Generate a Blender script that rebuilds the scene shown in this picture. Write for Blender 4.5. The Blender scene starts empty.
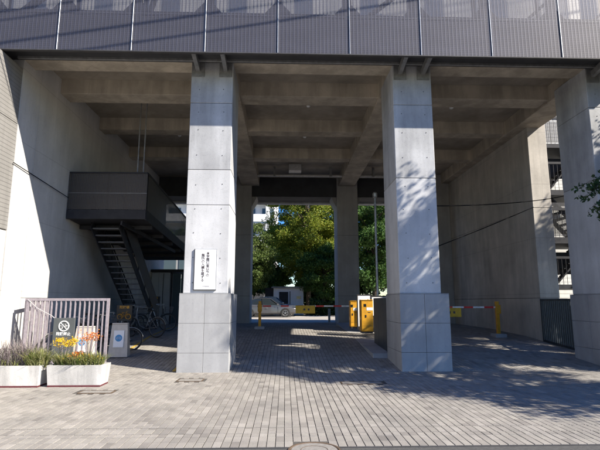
import bpy, bmesh, math, random
import numpy as np
from mathutils import Vector, Matrix
R = math.radians
rng = random.Random(7)
nrg = np.random.default_rng(11)
SC = bpy.context.scene
COL = SC.collection

# ------------------------------------------------------------------ camera
F, PIT = 470.0, math.atan(77 / 470.0)
YAW = math.atan(15 * math.cos(PIT) / F)
cam = bpy.data.cameras.new('camera'); cam_ob = bpy.data.objects.new('camera', cam); COL.objects.link(cam_ob)
cam.sensor_width = 36; cam.lens = F / 600 * 36; cam.clip_start = .05; cam.clip_end = 2000
cam_ob.location = (0, 0, 1.6); cam_ob.rotation_euler = (R(90) + PIT, 0, -YAW)
SC.camera = cam_ob

# ------------------------------------------------------------------ world, sun, exposure
SUN = Vector((-1.93, 1.0, -1.605)).normalized()            # travel direction of the light
ELEV = math.asin(-SUN.z); AZ = math.atan2(-SUN.x, -SUN.y)   # azimuth of the sun, clockwise from +Y
W = bpy.data.worlds.new('World'); SC.world = W; W.use_nodes = True
wn = W.node_tree.nodes; wl = W.node_tree.links
sky = wn.new('ShaderNodeTexSky'); sky.sky_type = 'NISHITA'; sky.sun_disc = False
sky.sun_elevation = ELEV; sky.sun_rotation = AZ; sky.air_density = 1.0; sky.dust_density = .2; sky.ozone_density = 4.0
bgn = wn['Background']; bgn.inputs[1].default_value = .085
hs_ = wn.new('ShaderNodeHueSaturation'); hs_.inputs['Saturation'].default_value = 1.45; hs_.inputs['Hue'].default_value = .514
wl.new(sky.outputs[0], hs_.inputs['Color']); wl.new(hs_.outputs[0], bgn.inputs[0])
sl = bpy.data.lights.new('sun', 'SUN'); sl.energy = 5.0; sl.angle = R(.53); sl.color = (1, .925, .81)
so = bpy.data.objects.new('sun', sl); COL.objects.link(so); so.rotation_euler = SUN.to_track_quat('-Z', 'Y').to_euler(); so.location = (20, -10, 30)
SC.view_settings.view_transform = 'Standard'; SC.view_settings.look = 'None'
SC.view_settings.exposure = 1.18; SC.view_settings.gamma = 1; SC.view_settings.use_curve_mapping = False
SC.cycles.max_bounces = 8; SC.cycles.diffuse_bounces = 5; SC.cycles.transparent_max_bounces = 12
SC.cycles.use_denoising = True

# pixel of the photograph -> point on a plane of the place
_fw = Vector((math.sin(YAW) * math.cos(PIT), math.cos(YAW) * math.cos(PIT), math.sin(PIT)))
_rt = Vector((math.cos(YAW), -math.sin(YAW), 0)); _up = _rt.cross(_fw)
def _ray(x, y): return _fw * F + _rt * (x - 300) - _up * (y - 225)
def atY(x, y, Y): d = _ray(x, y); return Vector((0, 0, 1.6)) + d * (Y / d.y)
def atX(x, y, X): d = _ray(x, y); return Vector((0, 0, 1.6)) + d * (X / d.x)

# ------------------------------------------------------------------ materials
def newmat(name):
    m = bpy.data.materials.new(name); m.use_nodes = True
    return m, m.node_tree.nodes, m.node_tree.links, m.node_tree.nodes['Principled BSDF']
def nd(n, t, **kw):
    o = n.new('ShaderNode' + t)
    for k, v in kw.items(): setattr(o, k, v)
    return o
def ramp(n, l, src, p0, c0, p1, c1):
    r = n.new('ShaderNodeValToRGB'); r.color_ramp.elements[0].position = p0; r.color_ramp.elements[1].position = p1
    r.color_ramp.elements[0].color = (*c0, 1); r.color_ramp.elements[1].color = (*c1, 1); l.new(src, r.inputs[0]); return r
def mixc(n, l, a, b, f, mode='MIX'):
    m = n.new('ShaderNodeMix'); m.data_type = 'RGBA'; m.blend_type = mode
    for s, v in ((m.inputs[0], f), (m.inputs[6], a), (m.inputs[7], b)):
        if hasattr(v, 'links') or hasattr(v, 'is_output'): l.new(v, s)
        elif isinstance(v, (int, float)): s.default_value = v
        else: s.default_value = (*v, 1)
    return m.outputs[2]
def noise(n, l, scale, detail=4, rough=.6, vec=None):
    t = n.new('ShaderNodeTexNoise'); t.inputs['Scale'].default_value = scale; t.inputs['Detail'].default_value = detail
    t.inputs['Roughness'].default_value = rough
    if vec is not None: l.new(vec, t.inputs['Vector'])
    return t.outputs[0]
def pos(n, l, scale=(1, 1, 1)):
    g = n.new('ShaderNodeNewGeometry'); m = n.new('ShaderNodeMapping'); m.inputs['Scale'].default_value = scale
    l.new(g.outputs['Position'], m.inputs['Vector']); return m.outputs[0]
def bump(n, l, b, h, strength, dist):
    bp = n.new('ShaderNodeBump'); bp.inputs['Strength'].default_value = strength; bp.inputs['Distance'].default_value = dist
    l.new(h, bp.inputs['Height']); l.new(bp.outputs[0], b.inputs['Normal'])
def simple(name, col, rough=.6, metal=0, var=.12, scale=6, bmp=.0, spec=None):
    m, n, l, b = newmat(name)
    p = pos(n, l); a = noise(n, l, scale, 5, .65, p)
    lo = tuple(c * (1 - var) for c in col); hi = tuple(min(1, c * (1 + var)) for c in col)
    l.new(ramp(n, l, a, .3, lo, .7, hi).outputs[0], b.inputs['Base Color'])
    b.inputs['Roughness'].default_value = rough; b.inputs['Metallic'].default_value = metal
    if spec is not None: b.inputs['Specular IOR Level'].default_value = spec
    if bmp: bump(n, l, b, noise(n, l, scale * 12, 4, .6, p), bmp, .01)
    return m
def concrete(name, col, streak=.25, blotch=.18, form=0.0, fine=.5):
    m, n, l, b = newmat(name)
    p = pos(n, l)
    c = mixc(n, l, tuple(x * (1 - blotch) for x in col), tuple(min(1, x * (1 + blotch)) for x in col), ramp(n, l, noise(n, l, .9, 6, .62, p), .3, (0, 0, 0), .72, (1, 1, 1)).outputs[0])
    st = ramp(n, l, noise(n, l, 1, 5, .6, pos(n, l, (2.6, 2.6, .35))), .42, (1 - streak,) * 3, .62, (1, 1, 1)).outputs[0]
    c = mixc(n, l, c, st, 1.0, 'MULTIPLY')
    sp = ramp(n, l, noise(n, l, 22, 3, .6, p), .28, (.8, .8, .8), .45, (1, 1, 1)).outputs[0]
    c = mixc(n, l, c, sp, .55, 'MULTIPLY')
    if form:
        sx = n.new('ShaderNodeSeparateXYZ'); l.new(p, sx.inputs[0]); ad = n.new('ShaderNodeMath'); l.new(sx.outputs[0], ad.inputs[0]); l.new(sx.outputs[1], ad.inputs[1])
        for sock, pit in ((ad.outputs[0], .93), (sx.outputs[2], 1.86)):
            dv = n.new('ShaderNodeMath'); dv.operation = 'DIVIDE'; l.new(sock, dv.inputs[0]); dv.inputs[1].default_value = pit
            fr = n.new('ShaderNodeMath'); fr.operation = 'FRACT'; l.new(dv.outputs[0], fr.inputs[0])
            c = mixc(n, l, c, ramp(n, l, fr.outputs[0], .004, (.72, .72, .72), .014, (1, 1, 1)).outputs[0], .8, 'MULTIPLY')
        w = nd(n, 'TexWave', wave_type='BANDS', bands_direction='DIAGONAL'); w.inputs['Scale'].default_value = 1.6
        w.inputs['Distortion'].default_value = .3; l.new(pos(n, l, (1, 1, 0)), w.inputs['Vector'])
        c = mixc(n, l, c, ramp(n, l, w.outputs[0], 0, (1 - form,) * 3, .2, (1, 1, 1)).outputs[0], 1.0, 'MULTIPLY')
    l.new(c, b.inputs['Base Color']); b.inputs['Roughness'].default_value = .8; b.inputs['Specular IOR Level'].default_value = .3
    h = mixc(n, l, noise(n, l, 45, 4, .6, p), noise(n, l, 3, 3, .5, p), .4)
    bump(n, l, b, h, fine, .008)
    return m
def island(name, cols, rough=.75, bmp=.3, scale=60, obj_random=True, trans=0, dirt=0.0, spec=.3):
    """each loose piece gets its own tint between the given colours"""
    m, n, l, b = newmat(name)
    g = n.new('ShaderNodeNewGeometry'); oi = n.new('ShaderNodeObjectInfo')
    a = n.new('ShaderNodeMath'); a.operation = 'ADD'; l.new(g.outputs['Random Per Island'], a.inputs[0]); l.new(oi.outputs['Random'], a.inputs[1])
    f = n.new('ShaderNodeMath'); f.operation = 'FRACT'; l.new(a.outputs[0], f.inputs[0])
    r = n.new('ShaderNodeValToRGB'); e = r.color_ramp.elements
    e[0].color = (*cols[0], 1); e[1].color = (*cols[-1], 1)
    for i, c in enumerate(cols[1:-1]):
        x = e.new((i + 1) / (len(cols) - 1)); x.color = (*c, 1)
    l.new(f.outputs[0] if obj_random else g.outputs['Random Per Island'], r.inputs[0])
    c = r.outputs[0]
    p = pos(n, l)
    if dirt:
        c = mixc(n, l, c, ramp(n, l, noise(n, l, 1.1, 6, .65, p), .34, (1 - dirt,) * 3, .62, (1.05, 1.04, 1.02)).outputs[0], 1.0, 'MULTIPLY')
        c = mixc(n, l, c, ramp(n, l, noise(n, l, 60, 3, .6, p), .3, (.75, .75, .75), .55, (1, 1, 1)).outputs[0], .7, 'MULTIPLY')
        c = mixc(n, l, c, ramp(n, l, noise(n, l, 5, 5, .7, p), .62, (1, 1, 1), .74, (.72, .70, .68)).outputs[0], .8, 'MULTIPLY')
    l.new(c, b.inputs['Base Color']); b.inputs['Roughness'].default_value = rough; b.inputs['Specular IOR Level'].default_value = spec
    if bmp: bump(n, l, b, noise(n, l, scale, 3, .6, p), bmp, .006)
    if trans:
        t = n.new('ShaderNodeBsdfTranslucent'); l.new(c, t.inputs[0]); mx = n.new('ShaderNodeMixShader'); mx.inputs[0].default_value = trans
        l.new(b.outputs[0], mx.inputs[1]); l.new(t.outputs[0], mx.inputs[2]); l.new(mx.outputs[0], n['Material Output'].inputs[0])
    return m
def mesh_screen_mat(name, col, openness, pitch):
    """perforated metal: fine holes let part of the light through, wires give a faint grid"""
    m, n, l, b = newmat(name)
    p = pos(n, l); sx = n.new('ShaderNodeSeparateXYZ'); l.new(p, sx.inputs[0])
    def line(sock, pit, w):
        a = n.new('ShaderNodeMath'); a.operation = 'DIVIDE'; l.new(sock, a.inputs[0]); a.inputs[1].default_value = pit
        f = n.new('ShaderNodeMath'); f.operation = 'FRACT'; l.new(a.outputs[0], f.inputs[0])
        g = n.new('ShaderNodeMath'); g.operation = 'GREATER_THAN'; l.new(f.outputs[0], g.inputs[0]); g.inputs[1].default_value = w; return g.outputs[0]
    ad = n.new('ShaderNodeMath'); ad.operation = 'ADD'; l.new(sx.outputs[0], ad.inputs[0]); l.new(sx.outputs[1], ad.inputs[1])
    a = line(ad.outputs[0], pitch, .13); c = line(sx.outputs[2], .021, .2)
    mu = n.new('ShaderNodeMath'); mu.operation = 'MULTIPLY'; l.new(a, mu.inputs[0]); l.new(c, mu.inputs[1])
    m2 = n.new('ShaderNodeMath'); m2.operation = 'MULTIPLY'; l.new(mu.outputs[0], m2.inputs[0]); m2.inputs[1].default_value = openness
    t = n.new('ShaderNodeBsdfTransparent'); mx = n.new('ShaderNodeMixShader')
    l.new(m2.outputs[0], mx.inputs[0]); l.new(b.outputs[0], mx.inputs[1]); l.new(t.outputs[0], mx.inputs[2]); l.new(mx.outputs[0], n['Material Output'].inputs[0])
    cc = mixc(n, l, tuple(x * .8 for x in col), tuple(x * 1.2 for x in col), noise(n, l, 1.2, 5, .6, pos(n, l, (.6, 1, 3))))
    l.new(cc, b.inputs['Base Color']); b.inputs['Roughness'].default_value = .55; b.inputs['Metallic'].default_value = .25
    return m
def glass_mat(name, tint):
    m, n, l, b = newmat(name)
    b.inputs['Base Color'].default_value = (*tint, 1); b.inputs['Roughness'].default_value = .06; b.inputs['Specular IOR Level'].default_value = .6
    w = noise(n, l, 3, 2, .5, pos(n, l)); bump(n, l, b, w, .03, .02)
    return m
def paint(name, col, rough=.35, coat=.3):
    m, n, l, b = newmat(name)
    p = pos(n, l)
    c = mixc(n, l, col, tuple(x * .6 for x in col), ramp(n, l, noise(n, l, 7, 6, .75, p), .45, (0, 0, 0), .75, (1, 1, 1)).outputs[0])
    l.new(c, b.inputs['Base Color']); l.new(ramp(n, l, noise(n, l, 12, 4, .6, p), .3, (rough,) * 3, .8, (rough + .25,) * 3).outputs[0], b.inputs['Roughness'])
    b.inputs['Coat Weight'].default_value = coat
    return m

M = dict(
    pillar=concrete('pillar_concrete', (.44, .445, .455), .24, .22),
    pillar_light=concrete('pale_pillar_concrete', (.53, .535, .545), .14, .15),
    wall=concrete('wall_concrete', (.50, .465, .415), .16, .2, form=.03),
    leftwall=concrete('left_wall_concrete', (.56, .545, .52), .10, .12, form=.02),
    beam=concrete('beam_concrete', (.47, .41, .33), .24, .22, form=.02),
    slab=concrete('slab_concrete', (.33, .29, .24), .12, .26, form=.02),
    backpillar=concrete('rear_pillar_concrete', (.34, .33, .32), .12, .16),
    stone=concrete('granite_tile', (.36, .363, .37), .14, .14, fine=.35),
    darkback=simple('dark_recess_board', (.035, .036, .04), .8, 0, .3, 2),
    joint=simple('joint_mortar', (.10, .097, .09), .9, 0, .25, 20),
    pavejoint=simple('paving_joint', (.075, .068, .06), .95, 0, .3, 30),
    drainjoint=simple('drain_joint', (.09, .082, .07), .95, 0, .3, 8),
    hole=simple('hole_plug', (.12, .12, .12), .9),
    clad=None,
    steel_dark=simple('dark_painted_steel', (.028, .028, .032), .6, .1, .3, 5, spec=.25),
    steel_grey=simple('grey_steel', (.22, .22, .22), .5, .4, .25, 8),
    steel_tread=simple('worn_dark_tread', (.10, .10, .105), .7, .2, .25, 8),
    galv=simple('galvanised_steel', (.42, .43, .44), .45, .7, .2, 10),
    steel_light=simple('light_steel', (.5, .49, .48), .45, .3, .15, 10),
    fence=simple('mauve_grey_fence_paint', (.30, .265, .29), .45, .2, .2, 14),
    gate=simple('dark_green_grey_paint', (.035, .045, .055), .45, .2, .25, 8),
    screen=mesh_screen_mat('perforated_screen', (.108, .106, .130), .78, .09),
    walkmesh=mesh_screen_mat('dark_perforated_steel', (.075, .066, .06), .34, .05),
    walkmesh_open=mesh_screen_mat('open_steel_mesh', (.05, .05, .055), .8, .06),
    pale=simple('pale_panel', (.86, .85, .84), .6, 0, .1, 3),
    dark=simple('dark_metal_deck', (.06, .058, .06), .7, .2, .25, 4),
    yellow=paint('yellow_paint', (.62, .30, .01), .45, .15),
    yellowboard=paint('yellow_board', (.52, .35, .02), .5, .05),
    red=paint('red_tape', (.62, .035, .03), .45, .1),
    white=paint('white_paint', (.80, .80, .78), .5, .05),
    black=simple('black_plastic', (.018, .018, .018), .45, 0, .3, 10),
    rubber=simple('rubber', (.02, .02, .02), .8, 0, .2, 20),
    signgrey=simple('grey_sign_plate', (.07, .078, .08), .55, 0, .12, 5),
    signwhite=simple('white_sign_plate', (.82, .82, .82), .45, 0, .03, 5),
    ink=simple('sign_ink', (.05, .035, .035), .6, 0, .1, 5),
    inkgrey=simple('grey_sign_ink', (.35, .33, .33), .6, 0, .1, 5),
    blue=simple('blue_sticker', (.06, .26, .52), .5, 0, .1, 30),
    planter=concrete('planter_concrete', (.62, .605, .58), .34, .16),
    soil=simple('soil', (.05, .035, .022), .95, 0, .4, 30, .5),
    standbody=simple('beige_resin', (.55, .50, .43), .6, 0, .1, 12),
    asphalt=simple('asphalt', (.075, .073, .07), .9, 0, .3, 30, .5),
    drive=simple('light_paved_drive', (.34, .31, .27), .9, 0, .18, 4, .3),
    earth=simple('earth', (.12, .10, .07), .95, 0, .3, 2),
    paver=island('paver_stone', [(.25, .235, .215), (.305, .288, .262), (.27, .252, .232), (.335, .315, .29), (.215, .20, .185)], .85, .4, 70, True, dirt=.24),
    lidgrey=simple('worn_cover', (.24, .225, .205), .85, .1, .25, 25, .4),
    iron=simple('cast_iron', (.13, .09, .06), .7, .3, .3, 30, .4),
    yline=paint('yellow_line_paint', (.52, .34, .06), .7, 0),
    bark=simple('bark', (.085, .065, .045), .9, 0, .4, 12, .6),
    leaf_dark=island('street_tree_leaf', [(.018, .045, .014), (.03, .07, .02), (.045, .09, .028), (.025, .055, .02)], .5, 0, trans=.3),
    leaf_green=island('green_leaf', [(.04, .095, .02), (.07, .14, .03), (.10, .18, .04), (.05, .11, .025)], .55, 0, trans=.35),
    leaf_lime=island('yellow_green_leaf', [(.13, .21, .03), (.24, .30, .04), (.36, .35, .05), (.17, .24, .035)], .55, 0, trans=.5),
    leaf_olive=island('olive_leaf', [(.065, .11, .025), (.10, .15, .035), (.14, .175, .045), (.045, .08, .02)], .55, 0, trans=.35),
    hedge=island('hedge_leaf', [(.015, .035, .01), (.03, .06, .016), (.045, .08, .02)], .6, 0, trans=.25),
    grass=island('planter_greens', [(.12, .18, .04), (.24, .27, .09), (.40, .38, .17), (.17, .21, .06), (.46, .42, .26)], .55, 0, trans=.4),
    yflower=island('yellow_bloom', [(.75, .48, .01), (.80, .58, .02), (.62, .36, .01)], .5, 0, trans=.3),
    oflower=island('orange_leafage', [(.60, .16, .03), (.68, .24, .06), (.48, .11, .03), (.62, .30, .06)], .5, 0, trans=.3),
    twig=island('grey_mauve_twigs', [(.22, .17, .18), (.30, .25, .25), (.17, .14, .13), (.25, .25, .18)], .7, 0, trans=.1),
    silver=None, navy=None,
    glass=glass_mat('dark_glass', (.015, .02, .022)),
    winglass=glass_mat('window_glass', (.06, .08, .09)),
    dullrim=simple('dull_rim', (.14, .14, .145), .55, .5, .2, 10),
    chrome=simple('alloy_wheel', (.55, .55, .56), .3, .9, .05, 10),
    lamp=simple('lamp_lens', (.7, .7, .7), .15, .1, .05, 10),
    redlens=simple('red_lens', (.4, .02, .02), .2, 0, .05, 10),
    bldwhite=concrete('white_render', (.80, .79, .78), .08, .05),
    tilewhite=None,
    roomwall=simple('grey_room_panel', (.30, .31, .32), .6, 0, .1, 2),
    cable=simple('cable_sheath', (.012, .012, .013), .9, spec=0),
    wood=simple('grey_wood', (.2, .19, .17), .8, 0, .2, 10),
)
def carpaint(name, col):
    m, n, l, b = newmat(name)
    b.inputs['Base Color'].default_value = (*col, 1); b.inputs['Metallic'].default_value = .55; b.inputs['Roughness'].default_value = .32; b.inputs['Coat Weight'].default_value = .8
    bump(n, l, b, noise(n, l, 400, 2, .5, pos(n, l)), .02, .001); return m
M['silver'] = carpaint('silver_car_paint', (.13, .128, .132)); M['navy'] = carpaint('navy_car_paint', (.03, .045, .08))
def banded(name, col, dark, pit, axis):
    m, n, l, b = newmat(name)
    g = n.new('ShaderNodeSeparateXYZ'); l.new(pos(n, l), g.inputs[0])
    a = n.new('ShaderNodeMath'); a.operation = 'DIVIDE'; l.new(g.outputs[axis], a.inputs[0]); a.inputs[1].default_value = pit
    f = n.new('ShaderNodeMath'); f.operation = 'FRACT'; l.new(a.outputs[0], f.inputs[0])
    r = ramp(n, l, f.outputs[0], .08, (0, 0, 0), .16, (1, 1, 1))
    c = mixc(n, l, mixc(n, l, dark, col, r.outputs[0]), ramp(n, l, noise(n, l, 1.3, 5, .6, pos(n, l, (3, 3, .4))), .35, (.82,) * 3, .65, (1,) * 3).outputs[0], 1.0, 'MULTIPLY')
    l.new(c, b.inputs['Base Color']); b.inputs['Roughness'].default_value = .6; bump(n, l, b, r.outputs[0], .5, .01); return m
M['clad'] = banded('ribbed_grey_cladding', (.25, .24, .225), (.17, .165, .155), .10, 2)
M['tilewhite'] = banded('white_siding', (.72, .71, .68), (.50, .49, .47), .16, 2)

# ------------------------------------------------------------------ mesh helpers
class MB:
    def __init__(s): s.v = []; s.f = []
    def add(s, vs, fs):
        o = len(s.v); s.v += [tuple(p) for p in vs]; s.f += [tuple(i + o for i in f) for f in fs]; return s
    def box(s, x0, x1, y0, y1, z0, z1, c=0.0):
        if x0 > x1: x0, x1 = x1, x0
        if y0 > y1: y0, y1 = y1, y0
        if z0 > z1: z0, z1 = z1, z0
        if c <= 0:
            return s.add([(x, y, z) for x in (x0, x1) for y in (y0, y1) for z in (z0, z1)],
                         [(0, 1, 3, 2), (4, 6, 7, 5), (0, 4, 5, 1), (2, 3, 7, 6), (0, 2, 6, 4), (1, 5, 7, 3)])
        ce = ((x0 + x1) / 2, (y0 + y1) / 2, (z0 + z1) / 2); h = ((x1 - x0) / 2, (y1 - y0) / 2, (z1 - z0) / 2)
        idx = {}; vs = []
        for sx in (-1, 1):
            for sy in (-1, 1):
                for sz in (-1, 1):
                    sg = (sx, sy, sz)
                    for a in range(3):
                        idx[sg, a] = len(vs); vs.append(tuple(ce[k] + sg[k] * (h[k] if k == a else h[k] - c) for k in range(3)))
        fs = []
        for a in range(3):
            b, d = (a + 1) % 3, (a + 2) % 3
            for sa in (-1, 1):
                q = []
                for (sb, sd) in ((-1, -1), (1, -1), (1, 1), (-1, 1)):
                    sg = [0] * 3; sg[a] = sa; sg[b] = sb; sg[d] = sd; q.append(idx[tuple(sg), a])
                fs.append(tuple(q))
                for sb in (-1, 1):
                    q = []
                    for sd, ax in ((-1, a), (1, a), (1, b), (-1, b)):
                        sg = [0] * 3; sg[a] = sa; sg[b] = sb; sg[d] = sd; q.append(idx[tuple(sg), ax])
                    fs.append(tuple(q))
        for sg in {k[0] for k in idx}: fs.append(tuple(idx[sg, a] for a in range(3)))
        return s.add(vs, fs)
    def tube(s, pts, r, n=8, cap=True):
        pts = [Vector(p) for p in pts]; rs = r if isinstance(r, (list, tuple)) else [r] * len(pts)
        vs = []; prev = None
        for i, p in enumerate(pts):
            t = (pts[min(i + 1, len(pts) - 1)] - pts[max(i - 1, 0)]).normalized()
            if prev is None: u = t.orthogonal().normalized()
            else:
                u = prev - t * prev.dot(t); u = u.normalized() if u.length > 1e-6 else t.orthogonal().normalized()
            prev = u; w = t.cross(u)
            for k in range(n):
                a = 2 * math.pi * k / n; vs.append(p + (u * math.cos(a) + w * math.sin(a)) * rs[i])
        fs = [(i * n + k, i * n + (k + 1) % n, (i + 1) * n + (k + 1) % n, (i + 1) * n + k) for i in range(len(pts) - 1) for k in range(n)]
        if cap: fs += [tuple(range(n - 1, -1, -1)), tuple((len(pts) - 1) * n + k for k in range(n))]
        return s.add(vs, fs)
    def bar(s, a, b, w, h, up=(0, 0, 1)):
        a, b = Vector(a), Vector(b); t = (b - a).normalized(); u = Vector(up).cross(t)
        u = u.normalized() if u.length > 1e-6 else t.orthogonal().normalized(); v = t.cross(u)
        vs = [p + u * (sx * w / 2) + v * (sy * h / 2) for p in (a, b) for sx, sy in ((-1, -1), (1, -1), (1, 1), (-1, 1))]
        return s.add(vs, [(3, 2, 1, 0), (4, 5, 6, 7)] + [(k, (k + 1) % 4, 4 + (k + 1) % 4, 4 + k) for k in range(4)])
    def lathe(s, prof, axis_o, axis='z', n=20):
        vs = []
        for r, h in prof:
            for k in range(n):
                a = 2 * math.pi * k / n; c, d = r * math.cos(a), r * math.sin(a)
                vs.append({'z': (axis_o[0] + c, axis_o[1] + d, axis_o[2] + h), 'y': (axis_o[0] + c, axis_o[1] + h, axis_o[2] + d), 'x': (axis_o[0] + h, axis_o[1] + c, axis_o[2] + d)}[axis])
        m = len(prof)
        fs = [(i * n + k, i * n + (k + 1) % n, (i + 1) * n + (k + 1) % n, (i + 1) * n + k) for i in range(m - 1) for k in range(n)]
        if prof[0][0] > 1e-5: fs.append(tuple(range(n)))
        if prof[-1][0] > 1e-5: fs.append(tuple((m - 1) * n + k for k in range(n)))
        return s.add(vs, fs)
    def torus(s, c, Rr, r, axis='y', n=24, k=6):
        vs = []
        for i in range(n):
            a = 2 * math.pi * i / n
            for j in range(k):
                b = 2 * math.pi * j / k; q = Rr + r * math.cos(b); h = r * math.sin(b)
                vs.append({'y': (c[0] + q * math.cos(a), c[1] + h, c[2] + q * math.sin(a)), 'x': (c[0] + h, c[1] + q * math.cos(a), c[2] + q * math.sin(a)), 'z': (c[0] + q * math.cos(a), c[1] + q * math.sin(a), c[2] + h)}[axis])
        return s.add(vs, [(i * k + j, i * k + (j + 1) % k, ((i + 1) % n) * k + (j + 1) % k, ((i + 1) % n) * k + j) for i in range(n) for j in range(k)])
    def prism(s, pts, d):
        """polygon (list of 3-D points) pushed along vector d"""
        pts = [Vector(p) for p in pts]; d = Vector(d); n = len(pts)
        return s.add(pts + [p + d for p in pts], [tuple(range(n)), tuple(range(2 * n - 1, n - 1, -1))] + [(k, (k + 1) % n, n + (k + 1) % n, n + k) for k in range(n)])
    def mesh(s, name, mat, smooth=True):
        me = bpy.data.meshes.new(name); me.from_pydata(s.v, [], s.f)
        bm = bmesh.new(); bm.from_mesh(me); bmesh.ops.recalc_face_normals(bm, faces=bm.faces); bm.to_mesh(me); bm.free()
        if mat is not None: me.materials.append(mat)
        if smooth:
            me.polygons.foreach_set('use_smooth', [True] * len(me.polygons)); me.set_sharp_from_angle(angle=R(32))
        return me
    def build(s, name, mat, parent=None, smooth=True): return obj(name, s.mesh(name, M[mat] if isinstance(mat, str) else mat, smooth), parent)
def obj(name, data, parent=None, loc=None, rot=None):
    o = bpy.data.objects.new(name, data); COL.objects.link(o); o.parent = parent
    if loc is not None: o.location = loc
    if rot is not None: o.rotation_euler = rot
    return o
def tag(o, label=None, cat=None, group=None, kind=None):
    if label: o['label'] = label
    if cat: o['category'] = cat
    if group: o['group'] = group
    if kind: o['kind'] = kind
    return o
def thing(name, label, cat, loc=(0, 0, 0), rz=0, group=None):
    o = obj(name, None, None, loc, (0, 0, rz)); o.empty_display_size = .2; return tag(o, label, cat, group)
def copy_tree(o, parent=None):
    c = o.copy(); COL.objects.link(c); c.parent = parent
    for ch in list(o.children): copy_tree(ch, c)
    return c
def rawmesh(name, V, Fq, mat):
    """fast quad mesh from numpy arrays"""
    me = bpy.data.meshes.new(name); nq = len(Fq)
    me.vertices.add(len(V)); me.vertices.foreach_set('co', V.astype(np.float32).ravel())
    me.loops.add(nq * 4); me.loops.foreach_set('vertex_index', Fq.astype(np.int32).ravel())
    me.polygons.add(nq); me.polygons.foreach_set('loop_start', np.arange(0, nq * 4, 4, dtype=np.int32))
    me.update(calc_edges=True); me.validate(); me.shade_flat(); me.materials.append(M[mat]); return me
def text_mesh(name, body, size, mat, line=1.0, align='CENTER', bold=.0):
    c = bpy.data.curves.new(name, 'FONT'); c.body = body; c.size = size; c.align_x = align; c.align_y = 'CENTER'; c.space_line = line
    c.extrude = .0008; c.offset = bold; c.resolution_u = 3
    t = bpy.data.objects.new(name + '_tmp', c); COL.objects.link(t)
    me = bpy.data.meshes.new_from_object(t.evaluated_get(bpy.context.evaluated_depsgraph_get()))
    bpy.data.objects.remove(t); me.name = name; me.materials.clear(); me.materials.append(M[mat]); return me
FACE = (R(90), 0, 0)      # lettering that faces the street (-Y)

# ------------------------------------------------------------------ ground
PROF = [(-80, 0), (11.36, 0), (16.5, .43), (19.5, .53), (24, .55), (30, .50), (40, .42), (400, .42)]
def gz(y):
    for (a, za), (b, zb) in zip(PROF, PROF[1:]):
        if y <= b: return za + (zb - za) * (y - a) / (b - a)
    return PROF[-1][1]
def sheet(name, x0, x1, y0, y1, dz, mat, ny=60):
    ys = sorted({y0, y1} | {p[0] for p in PROF if y0 < p[0] < y1})
    vs = []; fs = []
    for i, y in enumerate(ys):
        vs += [(x0, y, gz(y) + dz), (x1, y, gz(y) + dz)]
        if i: fs.append((2 * i - 2, 2 * i - 1, 2 * i + 1, 2 * i))
    o = obj(name, bpy.data.meshes.new(name)); o.data.from_pydata(vs, [], fs); o.data.materials.append(M[mat]); o['kind'] = 'structure'; return o
sheet('ground', -220, 220, -80, 400, -.06, 'earth')
sheet('road', -120, 120, -9, 5.575, -.012, 'asphalt')
pave = sheet('pavement', -30, 30, 5.60, 25.2, -.007, 'pavejoint')
sheet('rear_drive', -60, 60, 25.2, 41.5, -.006, 'drive')
far_walk = sheet('pavement_across_the_road', -60, 60, -16, -9, -.006, 'drive')
D = 11.33
# gutter slot between road and pavement
MB().box(-30, 30, 5.578, 5.598, -.03, -.003).build('gutter_joint', 'dark', pave)
for ya in (6.146, 6.431): MB().box(-9, 10.5, ya, ya + .018, -.03, -.0045).build('drain_joint', 'drainjoint', pave)

MAN = (.33, 5.47, .27)   # manhole in the pavement's edge
LIDS = [(-3.38, 8.95, .30, .13), (-1.95, 10.2, .26, .16), (1.55, 9.75, .42, .13), (-5.0, 10.6, .2, .1)]
def paver_ok(x, y):
    if (x - MAN[0]) ** 2 + (y - MAN[1]) ** 2 < (MAN[2] + .06) ** 2: return False
    for lx, ly, a, b in LIDS:
        if abs(x - lx) < a + .05 and abs(y - ly) < b + .09: return False
    return True
P, L = .102, .204
rows = []
cells = []
nx0, nx1 = int(-9 / P), int(10.5 / P)
bands = [(5.605, 6.145), (6.165, 6.43), (6.45, 11.34), (11.375, 25.1)]
for b0, b1 in bands:
    for i in range(nx0, nx1):
        y = b0 - (L / 2 if (i % 2 and b1 > 6.5) else 0)
        while y < b1 - .02:
            a, b = max(y, b0), min(y + L, b1)
            if b - a > .05 and paver_ok(i * P + P / 2, (a + b) / 2): cells.append((i * P, a, b))
            y += L
def visible_near(c): return c[2] < 6.15 and -3.55 < c[0] < 3.95
near = [c for c in cells if visible_near(c)]
near.sort(key=lambda c: c[1]); near = near[:290]; ns = set(near)
rest = np.array([c for c in cells if c not in ns])
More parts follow.
